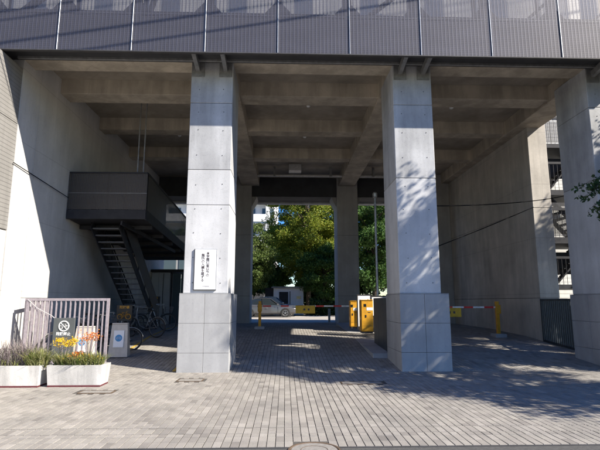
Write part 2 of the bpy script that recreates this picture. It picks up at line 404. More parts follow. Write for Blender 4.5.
def paver_arrays(cs):
    n = len(cs); x0 = cs[:, 0]; y0 = cs[:, 1]; y1 = cs[:, 2]; g = .0036; c = .0026
    za = np.array([gz(v) for v in y0]); zb = np.array([gz(v) for v in y1])
    hh = nrg.normal(0, .0006, n); t1 = nrg.normal(0, .0006, n); t2 = nrg.normal(0, .0006, n); gx = nrg.uniform(.0022, .0046, n)
    V = np.zeros((n, 8, 3))
    X = [x0 + gx, x0 + P - gx]; Y = [y0 + g, y1 - g]; Z = [za, zb]
    for k, (i, j) in enumerate(((0, 0), (1, 0), (1, 1), (0, 1))):
        V[:, k, 0] = X[i]; V[:, k, 1] = Y[j]; V[:, k, 2] = Z[j] - .009
        V[:, 4 + k, 0] = X[i] + (c if i == 0 else -c); V[:, 4 + k, 1] = Y[j] + (c if j == 0 else -c)
        V[:, 4 + k, 2] = Z[j] + hh + t1 * (1 if i else -1) + t2 * (1 if j else -1)
    f = np.array([[4, 5, 6, 7], [0, 1, 5, 4], [1, 2, 6, 5], [2, 3, 7, 6], [3, 0, 4, 7]])
    return V.reshape(-1, 3), (f[None] + (np.arange(n) * 8)[:, None, None]).reshape(-1, 4)
o = obj('paver_field', rawmesh('paver_field', *paver_arrays(rest), 'paver'), pave); tag(o, kind='stuff')
base_cells = {}
for c in near:
    key = round(c[2] - c[1], 3)
    if key not in base_cells: base_cells[key] = rawmesh('paver', *paver_arrays(np.array([(-P / 2, -key / 2, key / 2)])), 'paver')
    o = obj('paver', base_cells[key], pave, (c[0] + P / 2, (c[1] + c[2]) / 2, rng.gauss(0, .001)), (rng.gauss(0, .006), rng.gauss(0, .006), 0))
# manhole and small covers set in the pavement
m = thing('manhole_cover', 'round iron manhole cover at the pavement edge in the foreground', 'manhole cover', (MAN[0], MAN[1], 0))
MB().lathe([(MAN[2] + .022, -.012), (MAN[2] + .02, .004), (MAN[2], .004), (MAN[2] - .01, -.004)], (0, 0, 0), 'z', 48).build('ring', 'iron', m)
mb = MB().lathe([(MAN[2] - .012, -.01), (MAN[2] - .016, .001), (0.0, .001)], (0, 0, 0), 'z', 48); mb.build('lid', 'lidgrey', m)
MB().torus((0, 0, .0005), MAN[2] * .55, .004, 'z', 32, 5).build('lid_groove', 'iron', m)
for (lx, ly, a, b), lab in zip(LIDS, ('small rectangular service cover in the paving before the right planter', 'small rectangular service cover in the paving before the sign pillar', 'wide rectangular service cover in the paving, shaded, left of the middle pillar', 'smallest service cover in the paving, behind the planters')):
    t = thing('service_cover', lab, 'cover', (lx, ly, 0), 0, 'service covers in the paving')
    fr = MB()
    for (x0, x1, y0, y1) in ((-a, a, -b, -b + .018), (-a, a, b - .018, b), (-a, -a + .02, -b + .018, b - .018), (a - .02, a, -b + .018, b - .018)): fr.box(x0, x1, y0, y1, -.012, .007)
    fr.build('frame', 'iron', t); MB().box(-a + .024, a - .024, -b + .022, b - .022, -.012, .0055, .002).build('lid', 'lidgrey', t)

# ------------------------------------------------------------------ the building over the passage
B = thing('concrete_building', 'concrete building raised on pillars over the drive, dark mesh screen along its front', 'building', (0, 10.4, 0))
B.location = (0, 0, 0)
def lift(name, parent, x0, x1, y0, y1, z0, z1, mat='pillar', c=.012): return MB().box(x0, x1, y0, y1, z0, z1, c).build(name, mat, parent)
hole_me = MB().lathe([(.012, 0), (.012, -.004), (.008, -.004), (.008, .002), (0, .002)], (0, 0, 0), 'y', 10).mesh('tie_hole', M['hole'])
tiles = {}
def tile(parent, axis, u0, u1, z0, z1, w, d=.03):
    """one stone slab of the plinth: axis 'y' faces the street at y = w, axis 'x' faces sideways at x = w"""
    key = (axis, round(u1 - u0, 3), round(z1 - z0, 3), d)
    if key not in tiles:
        a, b = (u1 - u0) / 2 - .003, (z1 - z0) / 2 - .003
        mbb = MB().box(-a, a, -abs(d) / 2, abs(d) / 2, -b, b, .004) if axis == 'y' else MB().box(-abs(d) / 2, abs(d) / 2, -a, a, -b, b, .004)
        tiles[key] = mbb.mesh('tile', M['stone'])
    c = (u0 + u1) / 2; j = rng.gauss(0, .0008)
    return obj('tile', tiles[key], parent, (c, w + d / 2 + j, (z0 + z1) / 2) if axis == 'y' else (w - d / 2 + j, c, (z0 + z1) / 2))
def pillar(cx0, cx1, bx0, bx1, seams, y0=D, y1=12.75, by0=D - .06, by1=12.82, label=None):
    core = MB().box(cx0 + .014, cx1 - .014, y0 + .014, y1 - .014, .05, 7.72); pl = core.build('pillar', 'joint', B)
    if label: pl['label'] = label
    zs = [1.80] + seams + [7.715]
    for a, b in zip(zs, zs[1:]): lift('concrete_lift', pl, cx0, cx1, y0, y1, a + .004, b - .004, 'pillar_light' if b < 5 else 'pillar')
    MB().box(bx0 + .028, bx1 - .028, by0 + .028, by1 - .028, -.05, 1.785).build('plinth_core', 'joint', pl)
    rz = [-.02, .43, 1.105, 1.786]
    for a, b in zip(rz, rz[1:]):
        n = 2
        for k in range(n):
            u0 = bx0 + (bx1 - bx0) * k / n; u1 = bx0 + (bx1 - bx0) * (k + 1) / n; tile(pl, 'y', u0, u1, a, b, by0)
        n = 2
        for k in range(n):
            u0 = by0 + .03 + (by1 - by0 - .03) * k / n; u1 = by0 + .03 + (by1 - by0 - .03) * (k + 1) / n
            if a < 0: pass
            tile(pl, 'x', u0, u1, a, b, bx1, .03); tile(pl, 'x', u0, u1, a, b, bx0, -.03)
    MB().box(bx0, bx1, by0, by1, 1.7865, 1.803, .004).build('cap', 'stone', pl)
    w = cx1 - cx0
    for z in [2.05, 2.65, 3.25, 3.85, 4.45, 5.2, 5.85, 6.35, 6.95, 7.35]:
        for u in (.2, .8): obj('tie_hole', hole_me, pl, (cx0 + w * u + rng.gauss(0, .012), y0 - .0015, z + rng.gauss(0, .012)))
    return pl
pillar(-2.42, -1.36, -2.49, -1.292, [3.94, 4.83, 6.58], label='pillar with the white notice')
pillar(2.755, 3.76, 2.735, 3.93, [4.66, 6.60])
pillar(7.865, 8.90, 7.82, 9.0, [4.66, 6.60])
# bracket steelwork at the pillar heads, carrying the screen
for xs in ((-2.25, -1.55), (2.95, 3.55), (8.05, 8.7)):
    for x in xs:
        b = MB().bar((x, D - .01, 7.50), (x, 10.60, 7.62), .10, .16).box(x - .16, x + .16, D - .03, D - .002, 7.28, 7.68, .004)
        b.build('bracket', 'steel_grey', B)
# beams, slab, walls
TB = [(11.335, 11.89), (13.27, 13.92), (16.19, 16.72), (19.4, 19.95)]
for k, (a, b) in enumerate(TB):
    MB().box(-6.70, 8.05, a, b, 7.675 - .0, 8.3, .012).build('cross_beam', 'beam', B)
for x0, x1 in ((-2.30, -1.375), (2.775, 3.62), (8.0, 8.86)):
    MB().box(x0, x1, 11.9, 24.1, 7.61, 8.29, .012).build('long_beam', 'beam', B)
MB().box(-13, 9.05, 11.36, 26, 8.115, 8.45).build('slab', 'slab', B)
MB().box(-13, 9.05, 11.62, 26, 8.455, 12.5).build('upper_storeys', 'wall', B)
MB().box(-13, 9.07, 11.0, 26.2, 12.5, 12.9, .02).build('parapet', 'wall', B)
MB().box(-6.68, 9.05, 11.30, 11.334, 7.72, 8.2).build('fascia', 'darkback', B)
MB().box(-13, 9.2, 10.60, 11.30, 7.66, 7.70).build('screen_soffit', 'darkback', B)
MB().box(-6.7, 9.1, 11.10, 11.16, 7.60, 7.67, .004).build('cable_duct', 'steel_grey', B)
# left wall in two pours with the dark vertical joint
MB().box(-7.2, -6.65, D, 12.19, -.05, 8.12).build('left_wall', 'leftwall', B)
MB().box(-7.2, -6.65, 12.203, 26, 1.712, 8.12).build('left_wall', 'leftwall', B)
MB().box(-7.2, -6.65, 12.203, 26, -.05, 1.70).build('left_wall', 'leftwall', B)
MB().box(-7.2, -6.664, 12.1, 26, -.05, 8.1).build('wall_core', 'joint', B)
# right wall, front face towards the street
for z0, z1 in ((-.05, 1.72), (1.732, 4.75), (4.762, 8.12)): MB().box(8.40, 9.06, 15.40, 26, z0, z1, .012).build('right_wall', 'wall', B)
MB().box(8.414, 9.04, 15.414, 25.98, 0, 8.1).build('wall_core', 'joint', B)
# wall stub behind middle pillar seen in the right bay
MB().box(7.55, 8.39, 23.3, 24.0, .3, 8.1, .012).build('wall_pier', 'backpillar', B)
# rear pillars and girder
for x0, x1 in ((-2.85, -1.77), (2.69, 3.78)):
    rp = MB().box(x0 + .014, x1 - .014, 24.014, 25.6, .3, 8.1).build('rear_pillar', 'joint', B)
    for a, b in ((.3, 1.9), (1.908, 5.0), (5.008, 8.11)): lift('concrete_lift', rp, x0, x1, 24.0, 25.62, a, b, 'backpillar')
    # haunched heads under the girder
    for s, xe in ((-1, x0), (1, x1)):
        MB().prism([(xe, 24.3, 7.10), (xe + s * .28, 24.3, 7.10), (xe, 24.3, 6.55)], (0, 1.2, 0)).build('haunch', 'backpillar', B)
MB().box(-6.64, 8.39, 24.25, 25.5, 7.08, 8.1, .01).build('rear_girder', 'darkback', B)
MB().box(-6.64, 8.39, 25.5, 25.9, 6.98, 8.1, .01).build('rear_edge_beam', 'pillar', B)
MB().tube([(-2.7, 22.4, 7.72), (4.9, 22.4, 7.72)], .07, 10).build('pipe', 'steel_light', B)
for x in (-1.55, -.55, 2.2, 4.3): MB().box(x - .05, x + .05, 22.2, 22.35, 7.65, 8.114).build('hanger_strut', 'steel_grey', B)
MB().box(.15, .75, 21.7, 22.3, 7.80, 8.113, .01).build('ceiling_box', 'steel_light', B)
for x, y in ((.75, 14.9), (.75, 17.9), (5.6, 14.9), (-4.2, 17.9)):
    MB().lathe([(.07, 0), (.07, -.03), (.045, -.06), (0, -.065)], (x, y, 8.113), 'z', 14).build('ceiling_lamp', 'lamp', B)

# mesh screen along the front
S0, SP = -5.41, 1.735
SZ0, SZ1, SY = 7.47, 12.3, 10.44
scr = MB().box(-12.4, 9.25, SY - .03, SY + .05, SZ0 - .03, SZ0, .006).build('mesh_screen', 'dark', B)
xs = [S0 + SP * k for k in range(-4, 9)] ; xs[-1] = 9.2
pm = {}
for a, b in zip(xs, xs[1:]):
    for z0, z1 in ((SZ0 + .004, 9.85), (9.88, SZ1)):
        MB().box(a + .016, b - .016, SY - .004, SY + .004, z0, z1).build('screen_panel', 'screen', scr, False)
for x in xs:
    MB().box(x - .009, x + .009, SY - .022, SY + .010, SZ0 + .003, SZ1, .003).build('mullion', 'galv', scr)
    MB().box(x - .09, x + .09, 10.66, 10.82, 7.62, 12.3).build('screen_post', 'dark', scr)
    MB().prism([(x - .32, 10.70, 8.70), (x - .1, 10.70, 8.95), (x + .1, 10.70, 8.95), (x + .32, 10.70, 8.70), (x + .32, 10.70, 8.60), (x - .32, 10.70, 8.60)], (0, .06, 0)).build('gusset', 'dark', scr)
MB().box(-12.4, 9.2, 10.70, 10.84, 8.60, 8.68).build('screen_rail', 'dark', scr)
MB().box(-12.4, 9.2, SY + .012, SY + .03, 8.45, 8.475).build('screen_rail', 'steel_grey', scr)
MB().box(-12.4, 9.2, 10.86, 11.28, 7.87, 8.66).build('deck_edge', 'dark', scr)
MB().box(-12.4, 9.2, 10.453, 10.47, 7.473, 8.40).build('sun_block_plate', 'dark', scr)  # added behind the mesh to stop sun leaking through onto the pillar heads
k = 0
xw = -12.3
while xw < 9:
    w = SP; xe = min(xw + w - .12, 9.15)
    MB().box(xw, xe, 11.30, 11.36, 8.70, 12.2).build('wall_panel', 'pale', scr); xw += w
for xa, xb in ((1.75, 3.1), (5.9, 7.1), (-6.8, -5.6), (-3.5, -3.2), (7.6, 8.9)):
    MB().bar((xa, 10.9, 8.5), (xb, 10.9, 9.6), .06, .20, (0, 1, 0)).build('brace', 'dark', scr)

# ------------------------------------------------------------------ wing wall at the left and neighbours
wg = thing('side_wing', 'ribbed grey clad wing beside the sunlit wall at the left edge', 'building', (-7.2, 7, 0))
wg.location = (0, 0, 0)
for z0, z1 in ((3.3, 5.95), (5.965, 7.42)):
    for y0, y1 in ((3.0, 5.77), (5.78, 8.55), (8.56, D - .012)): MB().box(-7.7, -6.655, y0, y1, z0, z1, .004).build('cladding_panel', 'clad', wg)
MB().box(-7.7, -6.72, 3.0, D - .015, 0, 7.4).build('wall_core', 'joint', wg)
MB().box(-7.7, -6.665, 3.0, D - .012, -.02, 3.28, .01).build('base_wall', 'leftwall', wg)
for k in range(5): MB().box(-6.66, -6.63, 10.2 + k * .16, 10.29 + k * .16, 3.02, 3.2).build('vent_slot', 'dark', wg)

wb = thing('white_building', 'white sided building seen through the opening beside the right pillar', 'building', (0, 0, 0))
MB().box(9.3, 17, 19.2, 22.5, .3, 12.5).build('wall', 'tilewhite', wb)
MB().box(9.2, 17.1, 19.1, 22.6, 12.5, 12.8, .02).build('parapet', 'bldwhite', wb)
MB().box(12.5, 13.6, 19.14, 19.2, 1.5, 2.8, .01).build('window', 'winglass', wb)
st = thing('exterior_staircase', 'dark steel outdoor staircase climbing in front of the white siding', 'staircase', (10.6, 17.6, gz(17.6)))
st.location = (0, 0, 0)
def lv(y): return atY(562, y, 17.4).z
x0, x1 = 9.45, 12.2
for (ya, yb) in ((148, 152), (193, 198), (239, 245), (285, 289)):
    za, zb = lv(yb), lv(ya); MB().box(x0, x1, 16.9, 18.9, za, zb).build('landing', 'steel_dark', st)
for (ya) in (116, 160, 205, 252):
    z = lv(ya + 8); MB().box(x0, x1, 16.88, 16.92, z, z + .09).build('handrail', 'steel_dark', st)
MB().box(x0, x1, 16.9, 16.95, lv(125), lv(118)).build('grating_fascia', 'steel_grey', st)
for xx in (9.75, 11.6):
    MB().box(xx - .07, xx + .07, 17.0, 17.14, .3, 10.5).build('post', 'steel_dark', st)
for z in np.arange(1.2, 9, .8): MB().box(9.70 - .1, 9.70 + .12, 16.95, 17.0, z, z + .16, .01).build('bolt_plate', 'steel_dark', st)
for i, (za, zb) in enumerate(((lv(287), lv(242)), (lv(242), lv(195)), (lv(195), lv(150)))):
    for yy in (17.2, 18.2):
        a, b = ((9.9, yy, za), (11.5, yy, zb)) if i % 2 == 0 else ((11.5, yy, za), (9.9, yy, zb))
        MB().bar(a, b, .05, .26, (0, 1, 0)).build('stringer', 'steel_dark', st)
    for k in range(9):
        t = (k + .5) / 9; xx = 9.9 + 1.6 * (t if i % 2 == 0 else 1 - t); z = za + (zb - za) * t
        MB().box(xx - .13, xx + .13, 17.22, 18.18, z, z + .03).build('tread', 'steel_dark', st)
for (ya, yb) in ((158, 178), (252, 274)):
    MB().box(x0, x1 - .4, 17.5, 17.53, lv(yb), lv(ya)).build('dark_sheet', 'steel_dark', st)
for (ya, yb) in ((126, 147), (205, 238), (215, 236)):
    MB().box(x0, x1, 16.93 + .03 * (ya % 2), 16.94 + .03 * (ya % 2), lv(yb), lv(ya)).build('mesh_panel', 'walkmesh_open', st)
for (yb) in (148, 193, 239, 285):
    z = lv(yb)
    for k in range(18): xx = x0 + .08 + k * .15; MB().bar((xx, 16.9, z), (xx, 16.9, z + 1.0), .012, .012, (0, 1, 0)).build('baluster', 'steel_dark', st)

# ------------------------------------------------------------------ hanging walkway and stair in the left bay
wk = thing('hanging_walkway', 'dark mesh-sided walkway hung from the ceiling by the left wall', 'walkway', (0, 0, 0))
def wz(y): return 4.08 - .064 * (y - 14.2)
Y0, Y1, XA, XB = 14.2, 22.6, -6.62, -4.25
MB().add([(x, y, wz(y) + d) for y in (Y0 + .05, Y1) for x in (XA, XB - .05) for d in (.03, .12)],
         [(0, 1, 3, 2), (4, 6, 7, 5), (0, 4, 5, 1), (2, 3, 7, 6), (0, 2, 6, 4), (1, 5, 7, 3)]).build('deck', 'steel_dark', wk)
MB().box(XA, XB, Y0, Y0 + .02, wz(Y0) + .30, wz(Y0) + 1.42).build('front_mesh', 'walkmesh', wk)
MB().box(XA, XB, Y0 - .015, Y0 + .03, wz(Y0), wz(Y0) + .29, .006).build('front_channel', 'steel_dark', wk)
MB().box(XA, XB, Y0 - .02, Y0 + .04, wz(Y0) + 1.42, wz(Y0) + 1.47, .006).build('top_rail', 'steel_dark', wk)
MB().box(XA, XB, Y0 - .006, Y0 - .001, wz(Y0) + .80, wz(Y0) + .815).build('mid_wire', 'steel_grey', wk)
for x in (XA + .04, -5.45, XB - .03): MB().box(x - .03, x + .03, Y0 + .03, Y0 + .09, wz(Y0), wz(Y0) + 1.42).build('post', 'steel_dark', wk)
for z0, z1, mt, nm, dx in ((.30, 1.42, 'walkmesh', 'side_mesh', .0), (-.02, .30, 'steel_dark', 'side_channel', .012), (1.42, 1.47, 'steel_dark', 'side_rail', .015)):
    MB().add([(x, y, wz(y) + d) for y in (Y0 + .045, Y1) for x in (XB - .03, XB + dx) for d in (z0, z1)],
             [(0, 1, 3, 2), (4, 6, 7, 5), (0, 4, 5, 1), (2, 3, 7, 6), (0, 2, 6, 4), (1, 5, 7, 3)]).build(nm, mt, wk)
for y in (15.2, 16.6, 18, 19.4, 20.8): MB().box(XA, XB - .06, y - .05, y + .05, wz(y) - .10, wz(y) + .02).build('joist', 'steel_dark', wk)
MB().bar((-5.0, 14.3, 3.98), (XB - .2, 19, 3.6), .05, .12).build('joist', 'steel_dark', wk)
for dx in (-.09, .09):
    MB().tube([(-4.52 + dx, 14.32, wz(14.3) + 1.4), (-4.52 + dx, 14.32, 8.115)], .022, 8).build('hanger_rod', 'steel_grey', wk)
MB().box(-4.72, -4.32, 14.2, 14.45, 8.06, 8.113, .004).build('hanger_plate', 'steel_grey', wk)

sr = thing('steel_stair', 'dark steel stair with open treads descending from the hanging walkway', 'stair', (0, 0, 0))
A0, A1 = Vector((0, 14.7, 3.98)), Vector((0, 19.6, gz(19.6)))
for x in (-6.05, -5.18): MB().bar((x, A0.y, A0.z), (x, A1.y, A1.z + .05), .03, .26).build('stringer', 'steel_dark', sr)
NT = 19
for k in range(NT):
    t = (k + .6) / NT; p = A0.lerp(A1, t); MB().box(-6.03, -5.20, p.y - .13, p.y + .13, p.z - .015, p.z + .02).build('tread', 'steel_tread', sr)
for x in (-6.115, -5.115):
    MB().prism([(x, A0.y, A0.z + .14), (x, A1.y, A1.z + .19), (x, A1.y, A1.z + .9), (x, A0.y, A0.z + .9)], (.006, 0, 0)).build('side_mesh', 'walkmesh', sr)
for x in (-6.08, -5.15):
    MB().bar((x, A0.y, A0.z + .95), (x, A1.y, A1.z + .95), .035, .04).build('handrail', 'steel_dark', sr)
    MB().bar((x, A0.y, A0.z + .5), (x, A1.y, A1.z + .5), .012, .012).build('rail_wire', 'steel_dark', sr)
    for k in range(6):
        p = A0.lerp(A1, (k + .3) / 5.6); MB().bar((x, p.y, p.z), (x, p.y, p.z + .95), .03, .03, (0, 1, 0)).build('baluster', 'steel_dark', sr)

# small room with a glazed door at the back of the left bay
rm = thing('guard_room', 'grey panelled room with glass door at the back of the left bay', 'room', (0, 0, 0))
zf = gz(24)
for xa, xb in ((-6.6, -6.25), (-6.24, -5.70)): MB().box(xa, xb, 23.6, 23.68, zf - .1, 3.05, .004).build('wall_panel', 'roomwall', rm)
MB().box(-6.62, -5.70, 23.75, 25.4, zf - .1, 3.0).build('wall_core', 'roomwall', rm)
MB().box(-6.64, -4.6, 23.5, 25.5, 3.06, 3.2, .01).build('roof', 'steel_dark', rm)
MB().box(-5.66, -5.58, 23.6, 23.68, zf, 3.05).build('door_frame', 'steel_dark', rm)
MB().box(-4.75, -4.67, 23.6, 23.68, zf, 3.05).build('door_frame', 'steel_dark', rm)
dr = MB().box(-5.56, -5.17, 23.62, 23.65, zf + .02, 3.0).build('glass_door', 'winglass', rm)
MB().box(-5.22, -5.19, 23.56, 23.61, 1.4, 1.9, .005).build('handle', 'steel_light', dr)
MB().box(-5.15, -4.77, 23.62, 23.65, zf + .02, 3.0).build('glass_panel', 'winglass', rm)
MB().tube([(-6.0, 23.58, 3.0), (-6.02, 23.57, 2.0), (-5.98, 23.57, .8)], .015, 6).build('hose', 'black', rm)
ub = thing('glazed_office', 'bluish office glazing far back above the guard room', 'building', (0, 0, 0))
MB().box(-13, -6.0, 33, 34, .4, 6.2).build('wall', 'roomwall', ub)
for k in range(5):
    for r_ in range(2):
        w_ = MB().box(-12.6 + k * 1.3, -11.5 + k * 1.3, 32.96, 32.99, 1.2 + r_ * 2.4, 3.2 + r_ * 2.4).build('window', 'winglass', ub)
        MB().box(-12.65 + k * 1.3, -11.45 + k * 1.3, 32.93, 32.955, 3.21 + r_ * 2.4, 3.27 + r_ * 2.4).build('frame', 'steel_light', w_)

# ------------------------------------------------------------------ notice on the pillar
a = atY(195.3, 249.2, D - .02); b = atY(215.6, 289.6, D - .02)
nt = thing('notice_board', 'white notice with two columns of black Japanese writing on the pillar', 'sign', ((a.x + b.x) / 2, D - .004, (a.z + b.z) / 2))
w, h = (b.x - a.x) / 2, (a.z - b.z) / 2
MB().box(-w, w, -.03, 0, -h, h, .003).build('plate', 'signwhite', nt)
fm = MB().box(-w - .014, -w - .001, -.034, .0, -h - .014, h + .006).box(-w - .001, w + .006, -.034, 0, -h - .014, -h - .001)
fm.build('frame', 'steel_dark', nt); MB().box(w + .001, w + .006, -.033, 0, -h, h).box(-w, w, -.033, 0, h + .001, h + .005).build('frame', 'galv', nt)
for body, dx, dz, sz in (('本\n学\n関\n係\n者\n以\n外\n の', .055, .115, .080), ('無\n断\nの\n入\n構\nを\n禁\nず\nる', -.06, .035, .080)):
    obj('lettering', text_mesh('lettering', body.replace(' ', ''), sz, 'ink', .93, bold=.0015), nt, (dx, -.0315, dz), FACE)
obj('lettering', text_mesh('lettering', '大学事務局', .034, 'inkgrey'), nt, (.02, -.0315, -h + .075), FACE)

# ------------------------------------------------------------------ gates
def bargate(name, label, p0, p1, z0a, z0b, ztop, nb, mat, cat='gate', barw=.028, braces=True):
    t = thing(name, label, cat, (0, 0, 0)); p0, p1 = Vector(p0), Vector(p1); u = (p1 - p0).normalized()
    MB().bar((*p0.xy, ztop - .03), (*p1.xy, ztop - .03), .05, .06).build('top_rail', mat, t)
    MB().bar((*p0.xy, z0a + .12), (*p1.xy, z0b + .12), .05, .07).build('bottom_rail', mat, t)
    for q, zz in ((p0, z0a), (p1, z0b)): MB().bar((q.x, q.y, zz + .02), (q.x, q.y, ztop), .06, .06, (0, 1, 0)).build('post', mat, t)
    for k in range(1, nb):
        q = p0.lerp(p1, k / nb); zz = z0a + (z0b - z0a) * k / nb
        MB().bar((q.x, q.y, zz + .14), (q.x, q.y, ztop - .05), barw, .035, (0, 1, 0)).build('bar', mat, t)
    return t
g1 = bargate('folding_gate', 'mauve grey bar gate standing open behind the planters', (-6.2, 11.72, 0), (-4.29, 11.72, 0), .03, .03, 1.69, 17, 'fence')
for x in (-6.0, -4.4):
    MB().lathe([(.05, -.02), (.055, -.01), (.055, .01), (.05, .02)], (x, 11.72, gz(11.72) + .055), 'y', 14).build('wheel', 'rubber', g1)
g2 = bargate('gate_leaf', 'second mauve grey gate leaf folded back along the left wall', (-6.28, 11.80, 0), (-6.45, 13.2, 0), .06, .16, 1.69, 9, 'fence')
tag(MB().tube([(-6.2, 11.68, 1.66), (-5.95, 11.68, 1.45), (-5.6, 11.67, 1.28), (-5.2, 11.67, .95)], .008, 6).build('gate_chain', 'steel_light'), 'thin chain slung across the front of the open bar gate', 'chain')
g3 = bargate('side_gate', 'dark bar gate closing the side opening by the right pillar', (8.40, 15.36, 0), (8.40, 12.84, 0), gz(15.3) - .08, gz(12.9) - .06, 1.70, 24, 'gate', barw=.05)
# no-bicycle sign hung on the open gate
p = atY(54, 318, 11.64); q = atY(72.3, 357, 11.64)
ns_ = thing('parking_sign', 'grey sign with a crossed-out bicycle in a white ring on the bar gate', 'sign', ((p.x + q.x) / 2, 11.655, (p.z + q.z) / 2))
hw, hh = (q.x - p.x) / 2, (p.z - q.z) / 2
MB().box(-hw, hw, -.02, .02, -hh, hh, .006).build('plate', 'signgrey', ns_)
zc = hh - .19
MB().torus((0, -.023, zc), .115, .014, 'y', 28, 6).build('ring', 'white', ns_)
MB().bar((-.08, -.024, zc + .08), (.08, -.024, zc - .08), .006, .024, (0, 1, 0)).build('slash', 'white', ns_)
def bike_icon(parent, cx, y, cz, s, mat):
    b = MB()
    b.torus((cx - .5 * s, y, cz - .2 * s), .30 * s, .045 * s, 'y', 18, 5).torus((cx + .5 * s, y, cz - .2 * s), .30 * s, .045 * s, 'y', 18, 5)
    pts = {'r': (-.5, -.2), 'f': (.5, -.2), 'b': (0, -.2), 's': (-.16, .28), 'h': (.32, .32)}
    for a_, b_ in (('r', 's'), ('r', 'b'), ('b', 's'), ('b', 'h'), ('s', 'h'), ('h', 'f')):
        b.bar((cx + pts[a_][0] * s, y, cz + pts[a_][1] * s), (cx + pts[b_][0] * s, y, cz + pts[b_][1] * s), .02 * s, .07 * s, (0, 1, 0))
    b.bar((cx - .30 * s, y, cz + .34 * s), (cx - .04 * s, y, cz + .34 * s), .02 * s, .09 * s, (0, 1, 0)).bar((cx + .28 * s, y, cz + .46 * s), (cx + .5 * s, y, cz + .46 * s), .02 * s, .07 * s, (0, 1, 0)).bar((cx + .32 * s, y, cz + .30 * s), (cx + .30 * s, y, cz + .48 * s), .02 * s, .06 * s, (0, 1, 0))
    return b.build('bicycle_mark', mat, parent)
bike_icon(ns_, 0, -.0225, zc, .13, 'white')
obj('lettering', text_mesh('lettering', '駐輪禁止', .085, 'white', bold=.002), ns_, (0, -.0215, zc - .185), FACE)

# ------------------------------------------------------------------ sign stands and parked bicycles
def a_stand(name, label, x, y, rz, sticker=True):
    t = thing(name, label, 'sign stand', (x, y, gz(y) + .004), rz)
    zt = .84
    for s in (-1, 1):       # two leaning resin shells and a base skirt
        MB().prism([(-.25, s * .21, 0), (-.20, s * .10, zt), (.20, s * .10, zt), (.25, s * .21, 0)], (0, -s * .04, 0)).build('shell', 'standbody', t)
    MB().prism([(-.25, -.168, 0), (-.25, .168, 0), (-.20, .059, zt), (-.20, -.059, zt)], (.04, 0, 0)).build('side', 'standbody', t)
    MB().prism([(.25, -.168, 0), (.25, .168, 0), (.20, .059, zt), (.20, -.059, zt)], (-.04, 0, 0)).build('side', 'standbody', t)
    MB().box(-.205, .205, -.10, .10, zt + .002, zt + .04, .012).build('cap', 'standbody', t)
    MB().box(-.06, .06, -.03, .03, zt + .0405, zt + .048).build('handle', 'black', t)
    if sticker:
        th = math.atan2(.11, zt)
        pn = obj('paper', MB().box(-.13, .13, -.006, 0, -.22, .22).mesh('paper', M['signwhite']), t, (.0, -.160, .47), (-th, 0, 0))
        MB().lathe([(.09, -.0065), (.09, -.009), (0, -.0092)], (0, 0, .02), 'y', 24).build('blue_disc', 'blue', pn)
        bike_icon(pn, 0, -.011, .03, .075, 'white')
    return t
a_stand('sign_stand', 'beige A-shaped sign stand with blue round sticker in front of the bicycles', -4.46, 13.2, .12)
a_stand('sign_stand', 'beige sign stand half hidden behind the bars of the gate', -5.12, 12.55, -.05)
def bike_board(name, label, x, y, papers, z1, wd, icon):
    t = thing(name, label, 'sign', (x, y, gz(y)))
    MB().box(-wd, wd, -.015, .015, z1 - 2 * wd, z1, .004).build('board', 'black', t)
    bike_icon(t, 0, -.019, z1 - wd * 1.25, wd * 1.05, 'yellow')
    obj('lettering', text_mesh('lettering', '駐輪場', wd * .42, 'yellow', bold=.002), t, (0, -.0165, z1 - wd * .30), FACE)
    for s in (-1, 1): MB().box(s * wd * .8 - .012, s * wd * .8 + .012, .017, .045, 0, z1 - .05).build('leg', 'steel_dark', t)
    MB().box(-wd, wd, -.2, .2, 0, .04, .008).build('foot', 'black', t)
    for k in range(papers):
        MB().box(-wd * .85, wd * .85, -.004, .016, z1 - 2 * wd - .34 - k * .42, z1 - 2 * wd - .06 - k * .42).build('paper', 'signwhite', t)
    return t
bike_board('bicycle_sign', 'black sign with yellow bicycle just above the beige sign stand', -5.18, 15.6, 0, 1.50 - gz(15.6), .25, True)
bike_board('bicycle_sign', 'black sign with yellow bicycle and papers at the foot of the stair', -5.60, 20.6, 2, 1.20 + .1, .24, True)

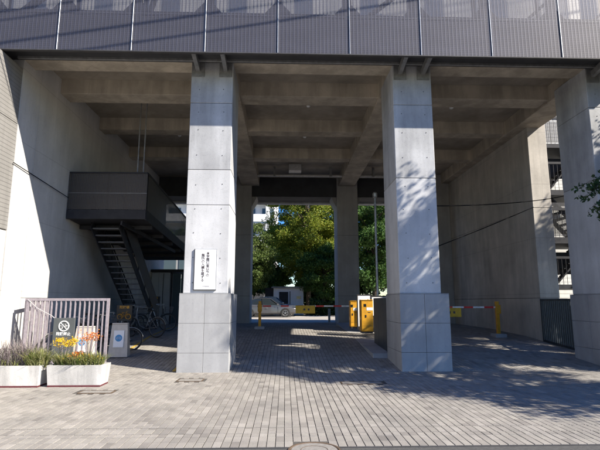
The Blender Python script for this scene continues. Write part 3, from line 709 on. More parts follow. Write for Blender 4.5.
def make_bike(label, col, basket=True):
    t = thing('bicycle', label, 'bicycle', (0, 0, 0), 0, 'bicycles parked in the left bay')
    for x in (-.52, .53):
        wv = MB().torus((x, 0, .335), .315, .02, 'y', 28, 6).build('wheel', 'rubber', t)
        MB().torus((x, 0, .335), .29, .010, 'y', 28, 5).build('rim', 'dullrim', wv)
        sp = MB()
        for k in range(14):
            a_ = k * math.pi / 7; sp.bar((x, .02 * (-1) ** k, .335), (x + .285 * math.cos(a_), 0, .335 + .285 * math.sin(a_)), .003, .003, (0, 1, 0))
        sp.lathe([(.02, -.045), (.02, .045)], (x, 0, .335), 'y', 10); sp.build('spokes', 'dullrim', wv)
        MB().tube([(x + .345 * math.cos(a_), 0, .335 + .345 * math.sin(a_)) for a_ in np.linspace(R(35 if x > 0 else 10), R(165), 9)], .012, 5).build('mudguard', col, t)
    fr = MB().tube([(-.52, .05, .335), (-.08, .03, .29)], .011, 6).tube([(-.52, .05, .335), (-.20, .0, .72)], .010, 6).tube([(-.08, 0, .29), (-.22, 0, .80)], .016, 7).tube([(-.08, 0, .29), (.18, 0, .40), (.36, 0, .74)], .018, 7).tube([(.36, 0, .66), (.34, 0, .86)], .018, 7).tube([(.355, 0, .70), (.44, .0, .5), (.53, .05, .335)], .012, 6)
    fr.build('frame', col, t)
    MB().tube([(.34, 0, .86), (.32, 0, 1.0), (.36, .14, 1.03), (.22, .27, 1.01), (.10, .28, 1.0)], .012, 6).tube([(.32, 0, 1.0), (.36, -.14, 1.03), (.22, -.27, 1.01), (.10, -.28, 1.0)], .012, 6).build('handlebar', 'galv', t)
    MB().prism([(-.40, -.09, .86), (-.40, .09, .86), (-.28, .08, .87), (-.10, .025, .87), (-.10, -.025, .87), (-.28, -.08, .87)], (0, 0, .045)).build('saddle', 'black', t)
    MB().tube([(-.22, 0, .78), (-.24, 0, .87)], .012, 6).build('seat_post', 'galv', t)
    MB().lathe([(.09, -.045), (.09, -.04), (.02, -.035)], (-.08, 0, .29), 'y', 16).bar((-.08, -.07, .29), (.06, -.07, .20), .015, .02, (0, 1, 0)).bar((-.08, .07, .29), (-.22, .07, .38), .015, .02, (0, 1, 0)).build('crank', 'steel_dark', t)
    if basket:
        bk = MB()
        for z in (.72, .82, .92):
            r_ = .11 + (z - .72) * .25; bk.bar((.42, -r_, z), (.42, r_, z), .006, .006).bar((.66 + (z - .72) * .2, -r_, z), (.66 + (z - .72) * .2, r_, z), .006, .006).bar((.42, -r_, z), (.66 + (z - .72) * .2, -r_, z), .006, .006).bar((.42, r_, z), (.66 + (z - .72) * .2, r_, z), .006, .006)
        for k in range(7):
            u_ = -1 + k / 3; bk.bar((.66, .11 * u_, .72), (.70, .16 * u_, .92), .005, .005).bar((.42, .11 * u_, .72), (.42, .16 * u_, .92), .005, .005)
            bk.bar((.42 + .24 * k / 6, -.11, .72), (.42 + .28 * k / 6, -.16, .92), .005, .005).bar((.42 + .24 * k / 6, .11, .72), (.42 + .28 * k / 6, .16, .92), .005, .005)
        bk.build('basket', 'dullrim', t)
    return t
bA = make_bike('bicycle standing behind the gate bars, nearest the beige stand', 'steel_grey'); bA.location = (-4.95, 13.9, gz(13.9)); bA.rotation_euler = (0, R(-2), R(200))
bB = make_bike('black bicycle behind the gate, beside the left wall', 'black'); bB.location = (-5.85, 13.2, gz(13.2)); bB.rotation_euler = (R(5), 0, R(65))
for src, lab, x, y, rz in ((bA, 'bicycle right of the black and yellow bicycle sign, wheel towards the drive', -4.78, 16.4, 160), (bB, 'black bicycle nearest the stair foot, under the treads', -5.0, 18.4, 20),
                           (bA, 'bicycle in the shade behind the black and yellow sign', -5.4, 16.9, 75), (bB, 'black bicycle seen between the middle gate bars', -5.55, 14.6, 80), (bB, 'bicycle leaning on the left wall below the walkway', -6.2, 15.4, 88)):
    c = copy_tree(src); c.location = (x, y, gz(y)); c.rotation_euler = (R(4), 0, R(rz)); c['label'] = lab

# yellow guide line and pale slab on the left bay floor
yl = MB()
pa, pb = Vector((-4.62, 13.3, 0)), Vector((-5.05, 22.5, 0))
ys = np.linspace(pa.y, pb.y, 12)
vs, fs = [], []
for i, y in enumerate(ys):
    x = pa.x + (pb.x - pa.x) * (y - pa.y) / (pb.y - pa.y) + .12; vs += [(x, y, gz(y) + .007), (x + .09, y, gz(y) + .007)]
    if i: fs.append((2 * i - 2, 2 * i - 1, 2 * i + 1, 2 * i))
MB().add(vs, fs).build('painted_line', 'yline', pave)
vs, fs = [], []
for i, y in enumerate(np.linspace(11.4, 13.2, 4)):
    x = -2.62 + (-4.42 + 2.62) * 0; vs += [(x, y, gz(y) + .007), (x + .08, y, gz(y) + .007)]
    if i: fs.append((2 * i - 2, 2 * i - 1, 2 * i + 1, 2 * i))
MB().add(vs, fs).build('painted_line', 'yline', pave)

# ------------------------------------------------------------------ barriers and ticket island
def barrier(name, label, x, y, z_arm, x_end, boards, host):
    t = thing(name, label, 'barrier', (x, y, gz(y)))
    za = z_arm - gz(y)
    MB().box(-.055, .055, -.06, .06, 0, za + .2, .01).build('post', 'yellow', t)
    MB().box(-.2, .2, -.22, .22, -.05, .10, .015).build('foot', 'stone', t)
    MB().box(-.085, .085, -.12, -.062, za - .22, za + .08, .01).build('rest_fork', 'yellow', t)
    am = MB().box(x_end - x, 0.12, -.02, .02, za - .03, za + .03, .008) if x_end < x else MB().box(-.12, x_end - x, -.02, .02, za - .03, za + .03, .008)
    am = am.build('arm', 'white', t)
    s = 1 if x_end > x else -1; n = int(abs(x_end - x) / .7)
    for k in range(n + 1):
        a_ = s * (.12 + k * .72)
        if abs(a_ + s * .34) < abs(x_end - x): MB().box(a_, a_ + s * .34, -.0225, .0225, za - .0325, za + .0325, .008).build('red_band', 'red', am)
    for (bx0, bx1, bz0, bz1) in boards:
        bd = MB().box(bx0 - x, bx1 - x, -.045, -.026, bz0 - gz(y), bz1 - gz(y), .006).build('hanging_board', 'yellowboard', t)
        for u_ in (.4, .62): MB().box(bx0 - x + (bx1 - bx0) * u_, bx0 - x + (bx1 - bx0) * u_ + .08, -.047, -.0455, (bz0 + bz1) / 2 - gz(y) - .04, (bz0 + bz1) / 2 - gz(y) + .04).build('mark', 'dark', bd)
    return t
barrier('lane_barrier', 'red and white barrier arm across the middle lane on a yellow post', -1.02, 19.5, 1.435, 2.85, [(.43, 1.23, 1.14, 1.46)], None)
barrier('lane_barrier', 'red and white barrier arm across the right lane on a yellow post', 7.38, 16.4, 1.42, 4.9, [(5.35, 6.10, 1.09, 1.40)], None)
isl = MB().box(2.35, 3.75, 12.86, 22.0, 0, .62, .02)
isl.build('kerb_island', 'stone'); io = bpy.data.objects['kerb_island']; io['kind'] = 'structure'; io.data.transform(Matrix.Identity(4))
for v in io.data.vertices:
    v.co.z = gz(v.co.y) + (.12 if v.co.z > .3 else -.05)
def machine(name, label, x0, x1, y, z0, z1, dep):
    t = thing(name, label, 'ticket machine', ((x0 + x1) / 2, y, gz(y) + .12)); w_ = (x1 - x0) / 2; h_ = z1 - gz(y) - .12
    MB().box(-w_, w_, 0, dep, .06, h_, .018).build('cabinet', 'yellow', t)
    MB().box(-w_ + .02, w_ - .02, .02, dep - .02, 0, .06).build('plinth', 'steel_dark', t)
    MB().box(-w_ + .012, w_ - .012, -.006, -.001, .10, h_ - .03, .003).build('door_panel', 'yellow', t)
    MB().box(-.02, w_ - .015, -.012, -.007, h_ - .34, h_ - .24).build('label_plate', 'signwhite', t)
    MB().box(-.07, -.03, -.02, -.007, h_ * .48, h_ * .56, .004).build('lock_handle', 'black', t)
    MB().box(-.12, -.03, -.010, -.007, h_ - .22, h_ - .12).build('display', 'glass', t)
    MB().box(.02, .12, -.010, -.007, h_ - .42, h_ - .40).build('ticket_slot', 'black', t)
    MB().box(-w_ + .02, w_ - .02, -.0085, -.007, h_ * .22, h_ * .225).build('seam', 'black', t)
    MB().box(-w_ - .01, w_ + .01, -.02, dep + .01, h_ + .001, h_ + .025, .006).build('lid', 'yellow', t)
    return t
machine('ticket_machine', 'larger yellow ticket machine on the island behind the dark panel', 2.63, 3.04, 16.4, .45, 1.655, .45)
machine('ticket_machine', 'narrower yellow cabinet behind the white notice on the island', 2.50, 2.76, 18.2, .63, 1.62, .4)
nb = thing('notice_stand', 'white notice panel in a dark frame between the yellow machines', 'notice board', (2.86, 17.2, gz(17.2) + .12))
zz = 1.87 - gz(17.2) - .12
MB().box(-.26, .26, -.02, .02, .04, zz, .006).build('frame', 'steel_dark', nb); MB().box(-.22, .22, -.027, -.021, .16, zz - .05).build('panel', 'signwhite', nb)
for k in range(6): MB().box(.12 + .02 * (k % 2), .17, -.0285, -.0275, zz - .25 - k * .14, zz - .17 - k * .14).build('printed_mark', 'ink', nb)
nb2 = thing('notice_stand', 'low white notice panel behind the lamp pole on the island', 'notice board', (3.60, 17.9, gz(17.9) + .12))
zz = 1.83 - gz(17.9) - .12
MB().box(-.36, .36, -.02, .02, .04, zz, .006).build('frame', 'steel_dark', nb2); MB().box(-.32, .32, -.027, -.021, .5, zz - .05).build('panel', 'signwhite', nb2)
for k in range(3): MB().box(-.2 + .16 * k, -.1 + .16 * k, -.0285, -.0275, zz - .3, zz - .12).build('printed_mark', 'ink', nb2)
dp = thing('dark_barrier_panel', 'dark steel panel along the island behind the middle pillar', 'panel', (0, 0, 0))
for k in range(3):
    ya, yb = 12.86 + k * .72, 12.86 + (k + 1) * .72 - .01
    MB().box(2.80, 2.85, ya, yb, gz(ya) - .05, 1.72, .006).build('panel', 'gate', dp)
    MB().box(2.852, 2.90, ya + .02, ya + .07, gz(ya) + .1, 1.70).build('post', 'gate', dp)
lp = thing('lamp_pole', 'slim grey lamp pole on the island behind the yellow machine', 'lamp pole', (3.60, 18.4, gz(18.4) + .12))
lz = 5.75 - gz(18.4) - .12
MB().tube([(0, 0, 0), (0, 0, 1.2), (0, 0, lz)], [.06, .05, .042], 12).build('pole', 'galv', lp)
MB().lathe([(.11, 0), (.11, .02), (.06, .03)], (0, 0, 0), 'z', 16).build('base_plate', 'galv', lp)
MB().lathe([(.05, lz - .02), (.09, lz + .02), (.10, lz + .16), (.06, lz + .22), (0, lz + .23)], (0, 0, 0), 'z', 16).build('head', 'galv', lp)

# ------------------------------------------------------------------ planters
def tin(x): return x
def planter(label, x0, x1, y0, y1, h):
    t = thing('planter', label, 'planter', ((x0 + x1) / 2, (y0 + y1) / 2, 0)); w_, d_ = (x1 - x0) / 2, (y1 - y0) / 2
    b = MB(); ins = .03
    # four tapering walls
    b.prism([(-w_ + ins, -d_ + ins, .03), (w_ - ins, -d_ + ins, .03), (w_, -d_, h), (-w_, -d_, h)], (0, .05, 0))
    b.prism([(-w_ + ins, d_ - ins, .03), (w_ - ins, d_ - ins, .03), (w_, d_, h), (-w_, d_, h)], (0, -.05, 0))
    b.prism([(-w_ + ins, -d_ + .05 + ins, .03), (-w_ + ins, d_ - .05 - ins, .03), (-w_, d_ - .052, h), (-w_, -d_ + .052, h)], (.05, 0, 0))
    b.prism([(w_ - ins, -d_ + .05 + ins, .03), (w_ - ins, d_ - .05 - ins, .03), (w_, d_ - .052, h), (w_, -d_ + .052, h)], (-.05, 0, 0))
    b.build('trough', 'planter', t)
    MB().box(-w_ + .03, w_ - .03, -d_ + .02, d_ - .02, 0, .032).build('foot_plate', 'redfoot', t)
    MB().box(-w_ + .055, w_ - .055, -d_ + .055, d_ - .055, .05, h - .05).build('soil', 'soil', t)
    return t
M['redfoot'] = simple('dark_red_tray', (.10, .02, .025), .7)
planter('white concrete planter at the left edge with bare grey twigs', -6.1, -4.66, 9.41, 9.90, .40)
planter('white concrete planter with yellow and orange flowers before the bar gate', -4.55, -3.50, 9.45, 9.92, .40)
def blades(name, label, cat, cx, cy, rx, ry, n, hmin, hmax, wdt, spread, mat, z=.36, stems=None, group=None):
    """a tuft: curved blades with leaf-sized faces"""
    V = np.zeros((n, 6, 3)); a_ = nrg.uniform(0, 2 * np.pi, n); rr = np.sqrt(nrg.uniform(0, 1, n))
    bx = cx + rx * rr * np.cos(a_); by = cy + ry * rr * np.sin(a_)
    d_ = nrg.uniform(0, 2 * np.pi, n); hgt = nrg.uniform(hmin, hmax, n); sp = nrg.uniform(.2, 1, n) * spread
    dx, dy = np.cos(d_), np.sin(d_); px, py = -dy, dx; w_ = wdt * nrg.uniform(.6, 1.3, n)
    for k, (t_, ww) in enumerate(((0, .7), (.55, 1), (1, .15))):
        off = sp * t_ ** 1.6 * hgt; zz_ = z + hgt * (t_ - .25 * sp * t_ ** 2)
        for s, j in ((-1, 2 * k), (1, 2 * k + 1)):
            V[:, j, 0] = bx + dx * off + s * px * w_ * ww; V[:, j, 1] = by + dy * off + s * py * w_ * ww; V[:, j, 2] = zz_
    f = np.array([[0, 1, 3, 2], [2, 3, 5, 4]])
    me = rawmesh(name, V.reshape(-1, 3), (f[None] + (np.arange(n) * 6)[:, None, None]).reshape(-1, 4), mat)
    return me
def cloud(n, c, r, size, mat, name):
    """leaf faces through a volume of clumps"""
    d = nrg.normal(0, 1, (n, 3)); d /= np.linalg.norm(d, axis=1)[:, None]; p_ = np.array(c) + d * np.array(r) * nrg.uniform(.2, 1, (n, 1)) ** .5
    return leafmesh(p_, size, mat, name)
def leafmesh(p_, size, mat, name, up=.3):
    n = len(p_); u = nrg.normal(0, 1, (n, 3)); u /= np.linalg.norm(u, axis=1)[:, None]
    nrm = nrg.normal(0, 1, (n, 3)) + np.array([0, 0, up]); v = np.cross(u, nrm); v /= np.linalg.norm(v, axis=1)[:, None] + 1e-9
    s = size * nrg.uniform(.6, 1.35, (n, 1)); w_ = np.cross(u, v)
    V = np.stack([p_ - u * s, p_ + v * s * .55 + w_ * s * .12, p_ + u * s, p_ - v * s * .55 + w_ * s * .12], 1).reshape(-1, 3)
    return rawmesh(name, V, np.arange(n * 4).reshape(-1, 4), mat)
def plant(name, label, cat, x, y, parts):
    t = thing(name, label, cat, (x, y, .35))
    for nm, me in parts:
        o_ = obj(nm, me, t); o_.location = (-x, -y, -.35); o_['kind'] = 'stuff'
    return t
plant('twiggy_shrub', 'bare grey mauve twiggy shrub in the left planter', 'shrub', -5.2, 9.65, [('twigs', blades('twigs', '', '', -5.25, 9.65, .40, .17, 620, .25, .62, .005, .8, 'twig')), ('leaves', blades('leaves', '', '', -5.1, 9.6, .45, .15, 120, .08, .22, .010, .9, 'grass'))])
plant('leafy_tuft', 'bright green tuft at the right end of the left planter', 'plant', -4.78, 9.6, [('leaves', blades('leaves', '', '', -4.82, 9.62, .20, .16, 520, .16, .42, .010, .95, 'grass'))])
plant('grassy_plant', 'pale green and yellow trailing plants filling the right planter', 'plant', -4.0, 9.65, [('leaves', blades('leaves', '', '', -4.02, 9.66, .46, .17, 1300, .10, .34, .010, 1.1, 'grass')), ('tips', cloud(160, (-4.0, 9.6, .52), (.45, .15, .10), .016, 'yflower', 'tips'))])
def flower_stems(x, y, n, h, spread, mat, fsize, nf, name, label, r=.07):
    stm = MB(); tips = []
    for k in range(n):
        a_ = rng.uniform(0, 6.28); s = rng.uniform(.2, 1) * spread; hh_ = h * rng.uniform(.75, 1.05)
        tp = Vector((x + s * math.cos(a_), y + s * .5 * math.sin(a_), .36 + hh_)); tips.append(tp)
        stm.tube([(x + rng.gauss(0, .03), y + rng.gauss(0, .02), .34), (x + .5 * s * math.cos(a_), y + .25 * s * math.sin(a_), .36 + hh_ * .6), tp], [.006, .005, .003], 5)
    P_ = np.concatenate([nrg.normal(0, 1, (nf, 3)) * np.array([r, r * .8, r * .5]) + np.array(t_) for t_ in tips])
    t = thing(name, label, 'plant', (x, y, .35)); s_ = stm.build('stems', 'twig', t); s_.location = (-x, -y, -.35)
    o_ = tag(obj('blooms', leafmesh(P_, fsize, mat, 'blooms'), t), kind='stuff'); o_.location = (-x, -y, -.35); return t
flower_stems(-4.32, 9.62, 10, .50, .27, 'yflower', .015, 55, 'yellow_flowers', 'cluster of yellow flowers leaning over the left end of the right planter', .05)
flower_stems(-3.86, 9.68, 12, .64, .17, 'oflower', .017, 26, 'orange_plant', 'tall orange leaved plant in the right planter', .06)
flower_stems(-4.12, 9.58, 5, .24, .16, 'oflower', .018, 30, 'orange_plant', 'low orange plant in the middle of the right planter', .05)

# ------------------------------------------------------------------ cables
def cable(label, pts, r=.012, sag=.0):
    q = []
    for i in range(len(pts) - 1):
        a_, b_ = Vector(pts[i]), Vector(pts[i + 1])
        for k in range(12): t_ = k / 12; q.append(a_.lerp(b_, t_) - Vector((0, 0, sag * 4 * t_ * (1 - t_))))
    q.append(Vector(pts[-1])); return tag(MB().tube(q, r, 6).build('cable', 'cable'), label, 'cable')
cable('black cable from the left wing to the corner of the hanging walkway', [(-6.62, 11.25, 4.95), (-6.58, 14.15, 4.72)], .012)
cable('upper black cable running from the middle pillar past the right wall', [(3.77, 11.45, 3.98), (8.30, 14.46, 4.84), (9.4, 12.9, 5.0)], .013, .05)
cable('lower black cable rising from the middle pillar to the right wall', [(3.77, 11.45, 2.96), (8.36, 15.3, 4.76)], .013, .02)

# ------------------------------------------------------------------ cars on the rear drive
def car(label, paintname, loc, rz, hs=1.0):
    t = thing('parked_car', label, 'car', loc, rz)
    Lh = 2.3
    # lower body: stations (x, z_low, z_shoulder, half width), front at +x
    stn = [(-2.28, .42, .78, .62), (-2.22, .30, .92, .78), (-1.9, .24, .98, .86), (-1.2, .22, .96, .89), (0, .20, .93, .90), (.9, .22, .91, .89), (1.3, .23, .86, .88), (1.85, .25, .76, .84), (2.15, .28, .68, .76), (2.27, .38, .58, .60)]
    vs, fs = [], []
    for x, zl, zs, w_ in stn:
        zl, zs = zl * hs, zs * hs
        ring = [(-w_ * .86, zl), (-w_, zl + .12), (-w_ * 1.0, (zl + zs) / 2), (-w_ * .97, zs - .06), (-w_ * .88, zs), (-w_ * .4, zs + .035), (0, zs + .045), (w_ * .4, zs + .035), (w_ * .88, zs), (w_ * .97, zs - .06), (w_, (zl + zs) / 2), (w_, zl + .12), (w_ * .86, zl)]
        vs += [(x, y, z) for y, z in ring]
    n = 13
    for i in range(len(stn) - 1):
        for k in range(n): fs.append((i * n + k, i * n + (k + 1) % n, (i + 1) * n + (k + 1) % n, (i + 1) * n + k))
    fs += [tuple(range(n)), tuple((len(stn) - 1) * n + k for k in range(n))]
    body = MB().add(vs, fs).build('body', paintname, t)
    # greenhouse of dark glass, then roof and pillars in body colour
    def sec(x, z, w_): return [(x, -w_, z), (x, w_, z)]
    lo = [(-1.75, .94), (-1.0, .93), (.0, .92), (.95, .90)]; hi = [(-1.15, 1.36), (-.75, 1.42), (-.1, 1.43), (.28, 1.38)]
    g = MB(); v = []
    for (xl, zl), (xh, zh) in zip(lo, hi): v += [(xl, -.80, zl * hs), (xh, -.60, zh * hs), (xh, .60, zh * hs), (xl, .80, zl * hs)]
    f = []
    for i in range(3):
        for k in range(3): f.append((i * 4 + k, i * 4 + k + 1, (i + 1) * 4 + k + 1, (i + 1) * 4 + k))
    f += [(0, 1, 2, 3), (12, 13, 14, 15)]
    g.add(v, f).build('windows', 'glass', t)
    v = []
    for dz in (.012, .04):
        for (xh, zh) in hi: v += [(xh, -.615, zh * hs + dz - .006), (xh, 0, zh * hs + dz + .02), (xh, .615, zh * hs + dz - .006)]
    f = []
    for o_ in (0, 12):
        for i in range(3):
            for k in range(2): f.append((o_ + i * 3 + k, o_ + i * 3 + k + 1, o_ + i * 3 + 4 + k, o_ + i * 3 + 3 + k))
    for i in range(3):
        for k in (0, 2): f.append((i * 3 + k, i * 3 + 3 + k, 15 + i * 3 + k, 12 + i * 3 + k))
    for i in (0, 9):
        for k in range(2): f.append((i + k, i + k + 1, 13 + i + k, 12 + i + k))
    MB().add(v, f).build('roof', paintname, t)
    for s in (-1, 1):
        for (xl, zl), (xh, zh), wd in ((lo[0], hi[0], .12), (lo[3], hi[3], .08), ((-.35, .92), (-.4, 1.43), .06)):
            MB().bar((xl, s * .808, zl * hs), (xh, s * .612, zh * hs + .01), .03, wd, (0, s, 0)).build('window_pillar', paintname if wd > .07 else 'black', t)
        MB().box(-.1, .06, s * .955, s * .935, .70 * hs, .73 * hs, .004).build('door_handle', 'chrome', t) if s else None
        MB().box(.72, .86, s * .84, s * 1.0, .92 * hs, 1.03 * hs, .03).build('mirror', paintname, t)
        MB().box(2.03, 2.2, s * .50, s * .73, .60 * hs, .69 * hs, .02).build('headlight', 'lamp', t)
        MB().box(-2.27, -2.2, s * .45, s * .72, .72 * hs, .86 * hs, .02).build('tail_light', 'redlens', t)
        for xg in (-.55, .82): MB().box(xg, xg + .012, s * .905, s * .885, .30 * hs, .88 * hs).build('door_gap', 'black', t)
        MB().box(-1.1, 1.0, s * .907, s * .88, .22 * hs, .30 * hs, .01).build('sill', 'black', t)
        for xw in (-1.38, 1.38):
            MB().lathe([(.36, -.02), (.36, .02)], (xw, s * .895, .335), 'y', 24).build('wheel_arch', 'black', t)
            w_ = MB().lathe([(.20, s * .70), (.30, s * .70), (.325, s * .74), (.325, s * .88), (.30, s * .925), (.215, s * .925), (.205, s * .90)], (xw, 0, .325), 'y', 28).build('wheel', 'rubber', t)
            rim = MB().torus((xw, s * .915, .325), .205, .016, 'y', 24, 6).lathe([(.05, s * .90), (.05, s * .925), (0, s * .926)], (xw, 0, .325), 'y', 12)
            for k in range(5):
                a_ = k * 2 * math.pi / 5 + .3; rim.bar((xw, s * .915, .325), (xw + .2 * math.cos(a_), s * .915, .325 + .2 * math.sin(a_)), .02, .06, (0, 1, 0))
            rim.build('rim', 'chrome', w_)
            MB().lathe([(.2, s * .86), (0, s * .86)], (xw, 0, .325), 'y', 18).build('brake_disc', 'steel_dark', w_)
    MB().box(2.25, 2.285, -.5, .5, .36 * hs, .5 * hs, .01).build('grille', 'black', t)
    MB().box(2.262, 2.292, -.17, .17, .42 * hs, .50 * hs, .004).build('number_plate', 'signwhite', t)
    return t
car('silver sedan parked on the rear drive behind the barrier', 'silver', (-1.36, 37.6, gz(37.6)), 0)
car('dark navy car parked beyond the silver sedan', 'navy', (-.95, 40.2, gz(40.2)), 0, 1.12)
MB().box(2.35, 2.47, 25.9, 26.02, gz(26) - .02, 1.25, .02).build('bollard', 'steel_grey'); tag(bpy.data.objects['bollard'], 'short grey bollard at the foot of the rear right pillar', 'bollard')

# ------------------------------------------------------------------ rear: shed, white block, hedge
sh = thing('white_shed', 'small white shed with a dark doorway behind the parked cars', 'shed', (0, 0, 0))
MB().box(-1.1, 1.75, 45.2, 47.5, .4, 2.9, .02).build('wall', 'bldwhite', sh); MB().box(-1.3, 1.95, 45.0, 47.7, 2.9, 3.05, .02).build('roof', 'steel_grey', sh)
MB().box(-.55, .30, 45.14, 45.19, .42, 2.55).build('door', 'steel_dark', sh); MB().box(-1.9, -1.15, 45.3, 47, .4, 2.95).build('lean_to', 'steel_dark', sh)
MB().box(.42, .52, 45.13, 45.19, .42, 2.6).build('door_frame', 'wood', sh)
MB().box(1.1, 1.5, 45.15, 45.19, 1.9, 2.15).build('window', 'winglass', sh)
wt = thing('apartment_block', 'white apartment block with balconies behind the rear trees', 'building', (0, 0, 0))
Yb = 66
def flo(k): return 3.2 * k
MB().box(-26, -1.2, Yb + 1.6, Yb + 12, .4, 24).build('wall', 'bldwhite', wt)
for k in range(1, 8):
    z = flo(k)
    MB().box(-26, -2.2, Yb, Yb + 1.59, z - .14, z + .12, .01).build('balcony_slab', 'bldwhite', wt)
    MB().box(-26, -2.2, Yb - .12, Yb - .005, z + .06, z + 1.15, .01).build('balcony_front', 'bldwhite', wt)
    for j in range(9):
        x = -25 + j * 2.7; w_ = MB().box(x, x + 1.7, Yb + 1.53, Yb + 1.58, z + .2, z + 2.3).build('window', 'winglass', wt)
        MB().box(x + .8, x + .88, Yb + 1.48, Yb + 1.525, z + .2, z + 2.3).build('mullion', 'steel_light', w_)
    for x in (-18, -12.6, -7.2, -2.8): MB().box(x, x + .5, Yb + .02, Yb + 1.5, z + .13, z + 3.05).build('fin', 'bldwhite', wt)

def cluster_points(n, centers, radii, hollow=.25):
    i = nrg.integers(0, len(centers), n); d = nrg.normal(0, 1, (n, 3)); d /= np.linalg.norm(d, axis=1)[:, None]
    return np.array(centers)[i] + d * np.array(radii)[i][:, None] * np.array([1, 1, .62]) * nrg.uniform(hollow, 1.05, (n, 1))
def tree(name, label, x, y, z0, H, crown_z0, rx, ry, nclump, rcl, nleaf, lsize, mat, trunk_r=.16, lean=(0, 0), group=None, seed=0, power=.5, extra=(), limbs_all=False, ok=None):
    r_ = random.Random(seed); t = thing(name, label, 'tree', (x, y, z0), 0, group)
    cz, rz = (crown_z0 + H) / 2, (H - crown_z0) / 2
    cen, rad = [], []
    tries = 0
    while len(cen) < nclump and tries < 5000:
        tries += 1
        d = Vector((r_.gauss(0, 1), r_.gauss(0, 1), r_.gauss(0, 1))).normalized() * r_.uniform(.15, 1) ** power
        c = (d.x * rx + lean[0], d.y * ry + lean[1], cz + d.z * rz)
        if ok and not ok(x + c[0], y + c[1], z0 + c[2]): continue
        cen.append(c); rad.append(rcl * r_.uniform(.6, 1.25))
    for e in extra: cen.append(e[:3]); rad.append(e[3])
    w = MB(); fork = Vector((lean[0] * .2, lean[1] * .2, crown_z0 * .95))
    top = Vector((lean[0] * .7, lean[1] * .7, H * .82))
    w.tube([(0, 0, -.1), (0, 0, .25), fork * .6, fork, fork.lerp(top, .5), top], [trunk_r * 1.5, trunk_r * 1.1, trunk_r, trunk_r * .85, trunk_r * .5, trunk_r * .12], 10)
    w.build('trunk', 'bark', t)
    lb = MB(); lim = cen if limbs_all else cen[::max(1, len(cen) // 26)]
    for c in lim:
        c = Vector(c); s = fork.lerp(top, min(.9, max(0, (c.z - fork.z) / max(.1, top.z - fork.z) * .7))); mid = s.lerp(c, .55) + Vector((r_.gauss(0, .12), r_.gauss(0, .12), r_.uniform(0, .3)))
        lb.tube([s, mid, c], [trunk_r * .32, trunk_r * .2, trunk_r * .06], 6)
    lb.build('limbs', 'bark', t)
    obj('crown', leafmesh(cluster_points(nleaf, cen, rad), lsize, mat, 'crown', 1.0), t)
    return t
zr = .42
tree('garden_tree', 'tall yellow-green tree in the middle of the rear view', 2.3, 46.4, zr, 16.5, 2.8, 4.1, 3.4, 260, .9, 105000, .09, 'leaf_lime', .22, seed=3, power=.4)
tree('garden_tree', 'olive green tree left of the tall yellow-green one', -3.4, 43.4, zr, 8.6, 1.6, 2.3, 2.2, 90, .7, 36000, .085, 'leaf_olive', .15, seed=5, power=.4)
tree('garden_tree', 'dark green tree low between the yellow-green tree and the rear pillar', 3.6, 44.2, zr, 6.4, 1.6, 3.2, 2.0, 80, .7, 32000, .09, 'leaf_green', .16, seed=8, power=.4)
tree('garden_tree', 'green tree seen between the rear right pillar and the lamp pole', 7.5, 39.2, zr, 12.5, 2.0, 3.1, 2.6, 140, .85, 52000, .10, 'leaf_green', .2, seed=13, power=.4)
tree('garden_tree', 'yellow-green tree behind the lamp pole at the right of the drive', 11.5, 47.5, zr, 15, 2.4, 3.6, 3.2, 110, 1.0, 26000, .14, 'leaf_lime', .2, seed=15, power=.4)
tree('garden_tree', 'green tree filling the gap above the white shed', -.4, 51.0, zr, 9.5, 1.6, 3.0, 2.4, 90, .9, 34000, .11, 'leaf_green', .16, seed=31, power=.4)
tree('garden_tree', 'tree at the far left of the rear garden behind the guard room', -9.8, 42.5, zr, 8, 1.8, 2.6, 2.4, 60, .8, 14000, .12, 'leaf_green', .16, seed=18, power=.4)
for i, (xa, xb, yy, hh_, lab) in enumerate(((2.2, 6.6, 42.2, 1.35, 'clipped dark hedge right of the white shed'), (6.9, 13.5, 38.6, 1.5, 'clipped dark hedge behind the ticket island'), (-8.5, -3.4, 43.0, 1.6, 'dark hedge behind the parked cars at the left'))):
    hd = thing('hedge', lab, 'hedge', ((xa + xb) / 2, yy, zr)); n = 5200
    P_ = np.stack([nrg.uniform(xa, xb, n) - (xa + xb) / 2, nrg.uniform(-.45, .45, n), nrg.uniform(.02, hh_, n)], 1); P_[:, 2] *= 1 + .12 * np.sin(P_[:, 0] * 2.3)
    obj('foliage', leafmesh(P_, .10, 'hedge', 'foliage', .6), hd)
    stm = MB()
    for k in range(int((xb - xa) / .5)): stm.tube([(-(xb - xa) / 2 + .25 + k * .5, 0, -.05), (-(xb - xa) / 2 + .25 + k * .5, .05, hh_ * .8)], [.03, .012], 5)
    stm.build('stems', 'bark', hd)
# far greenery closing the gaps under the crowns
V_ = []
for k in range(95):
    a0 = rng.uniform(-30, 30) if k < 60 else rng.uniform(1.5, 17); V_.append((a0, rng.uniform(52, 59), rng.uniform(1.0, 6.5) if k < 60 else rng.uniform(5, 12)))
o = obj('far_thicket', leafmesh(cluster_points(85000, V_, [2.2] * len(V_), .2), .24, 'hedge', 'far_thicket', .8)); tag(o, 'dark mass of shrubs and low trees far behind the shed', 'shrubs', None, 'stuff')

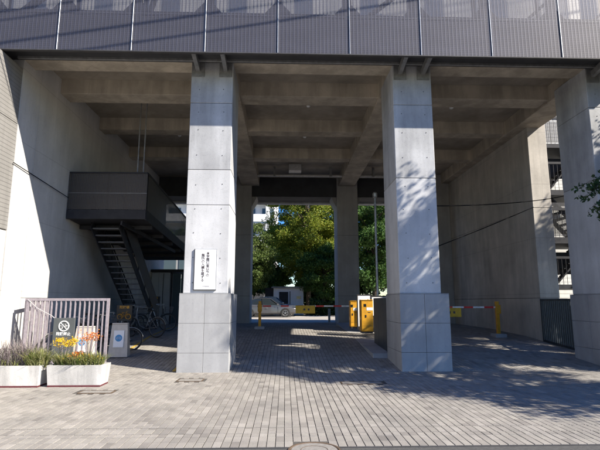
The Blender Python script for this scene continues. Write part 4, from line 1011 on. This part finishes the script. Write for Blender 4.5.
# ------------------------------------------------------------------ street trees, out of frame at the right: their shade falls on pillars and paving
def project(p):
    v = Vector(p) - Vector((0, 0, 1.6)); d = v.dot(_fw); return (300 + F * v.dot(_rt) / d, 225 - F * v.dot(_up) / d) if d > .1 else (9999, 0)
EDGE = [(-1.2, 11.3), (.9, 9.7), (2.0, 8.5), (3.1, 7.2), (3.9, 6.6), (6.0, 6.0)]     # where the photograph's tree shade ends on the paving
def shade_ok(X, Y, Z):
    px, py = project((X, Y, Z))
    if px < 640 and py > -60: return False
    k = 11.33 - Y; Xf, Zf = X - 1.93 * k, Z - 1.605 * k
    if Zf > 0:                                   # shades the front
        if Xf < -.7: return False
        if 2.3 < Xf < 4.3 and 4.1 < Zf < 6.2: return rng.random() < .22
        if Xf < 4.4 and Zf > 4.3: return False
        return True
    t_ = Z / 1.605; Xg, Yg = X - 1.93 * t_, Y + t_
    if Xg < -1.0: return False
    for (xa, ya), (xb, yb) in zip(EDGE, EDGE[1:]):
        if xa <= Xg <= xb: return Yg > ya + (yb - ya) * (Xg - xa) / (xb - xa) + .45
    return Xg > 6 and Yg > 6.2
stt = tree('street_tree', 'street tree whose leafy twigs reach in at the right edge, shading the paving', 10.0, 5.6, 0, 10.6, 2.7, 4.3, 4.4, 190, .55, 56000, .055, 'leaf_dark', .17, seed=21, power=.33, limbs_all=True, ok=shade_ok)
# the spray of twigs that hangs into view
tw = MB(); lp_ = []
def spray(p0, p1, n, side=.16):
    p0, p1 = Vector(p0), Vector(p1); tw.tube([p0, p0.lerp(p1, .5) + Vector((0, 0, .03)), p1], [.006, .004, .002], 5)
    for k in range(n):
        q = p0.lerp(p1, (k + 1) / n); dr_ = Vector((rng.gauss(0, 1), rng.gauss(0, 1), rng.gauss(-.4, .6))).normalized() * side * rng.uniform(.4, 1)
        tw.tube([q, q + dr_], [.0025, .0012], 4)
        for u in (.35, .6, .8, 1.0):
            for w_ in range(2): lp_.append(q + dr_ * u + Vector((rng.gauss(0, .018), rng.gauss(0, .018), rng.gauss(0, .016))))
def pt(x, y, Y): return atY(x, y, Y + 2.3)
for a_, b_ in (((640, 150, 6.1), (600, 178, 6.0)), ((600, 178, 6.0), (580, 187, 5.95)), ((606, 186, 6.05), (583, 197, 6.0)), ((612, 192, 6.0), (588, 211, 5.95)), ((610, 180, 6.1), (590, 190, 6.1)), ((615, 200, 6.1), (594, 205, 6.05)), ((614, 176, 6.2), (596, 186, 6.2)), ((612, 205, 6.1), (598, 216, 6.1))):
    spray(pt(*a_), pt(*b_), 11, .2)
tws = tw.build('twigs', 'bark', stt); lvs = obj('hanging_leaves', leafmesh(np.array([tuple(v) for v in lp_]), .036, 'leaf_dark', 'hanging_leaves', .8), stt)
for o_ in (tws, lvs): o_.location = (-10.0, -5.6, 0)
tree('street_tree', 'second street tree along the pavement to the right, out of the picture', 15.4, 10.2, 0, 10.8, 2.6, 3.5, 3.7, 170, .6, 52000, .065, 'leaf_dark', .17, seed=25, power=.4,
     extra=[(8.7 + 1.93 * t_ - 15.4 + .25 * math.sin(7 * k), 15.4 - t_ - 10.2, z_ + 1.605 * t_, .42) for k, (z_, t_) in enumerate([(1.9 + .32 * (i % 9) + .1 * math.sin(i * 3.1), 3.0 + .33 * (i % 4)) for i in range(7)])]
     + [(8.1 + 1.93 * t_ - 15.4 + .3 * math.sin(5 * k), 11.3 - t_ - 10.2, z_ + 1.605 * t_, .5) for k, (z_, t_) in enumerate([(1.2 + .55 * (i % 8), 2.4 + .3 * (i % 5)) for i in range(22)])])
# bundled overhead cables along the front, above the top of the picture
for k, (dz, dy, r_) in enumerate(((0, 0, .018), (.34, .1, .014), (.60, -.1, .02), (1.0, .05, .012), (1.3, 0, .018))):
    o_ = cable(('lowest', 'second lowest', 'middle', 'second highest', 'highest')[k] + ' of the bundled cables crossing above the front of the building', [(-16, 8.2 + dy, 8.6 + dz), (14, 8.4 + dy, 13.6 + dz)], r_, .25); o_.name = 'overhead_cable'; o_['group'] = 'overhead cables'
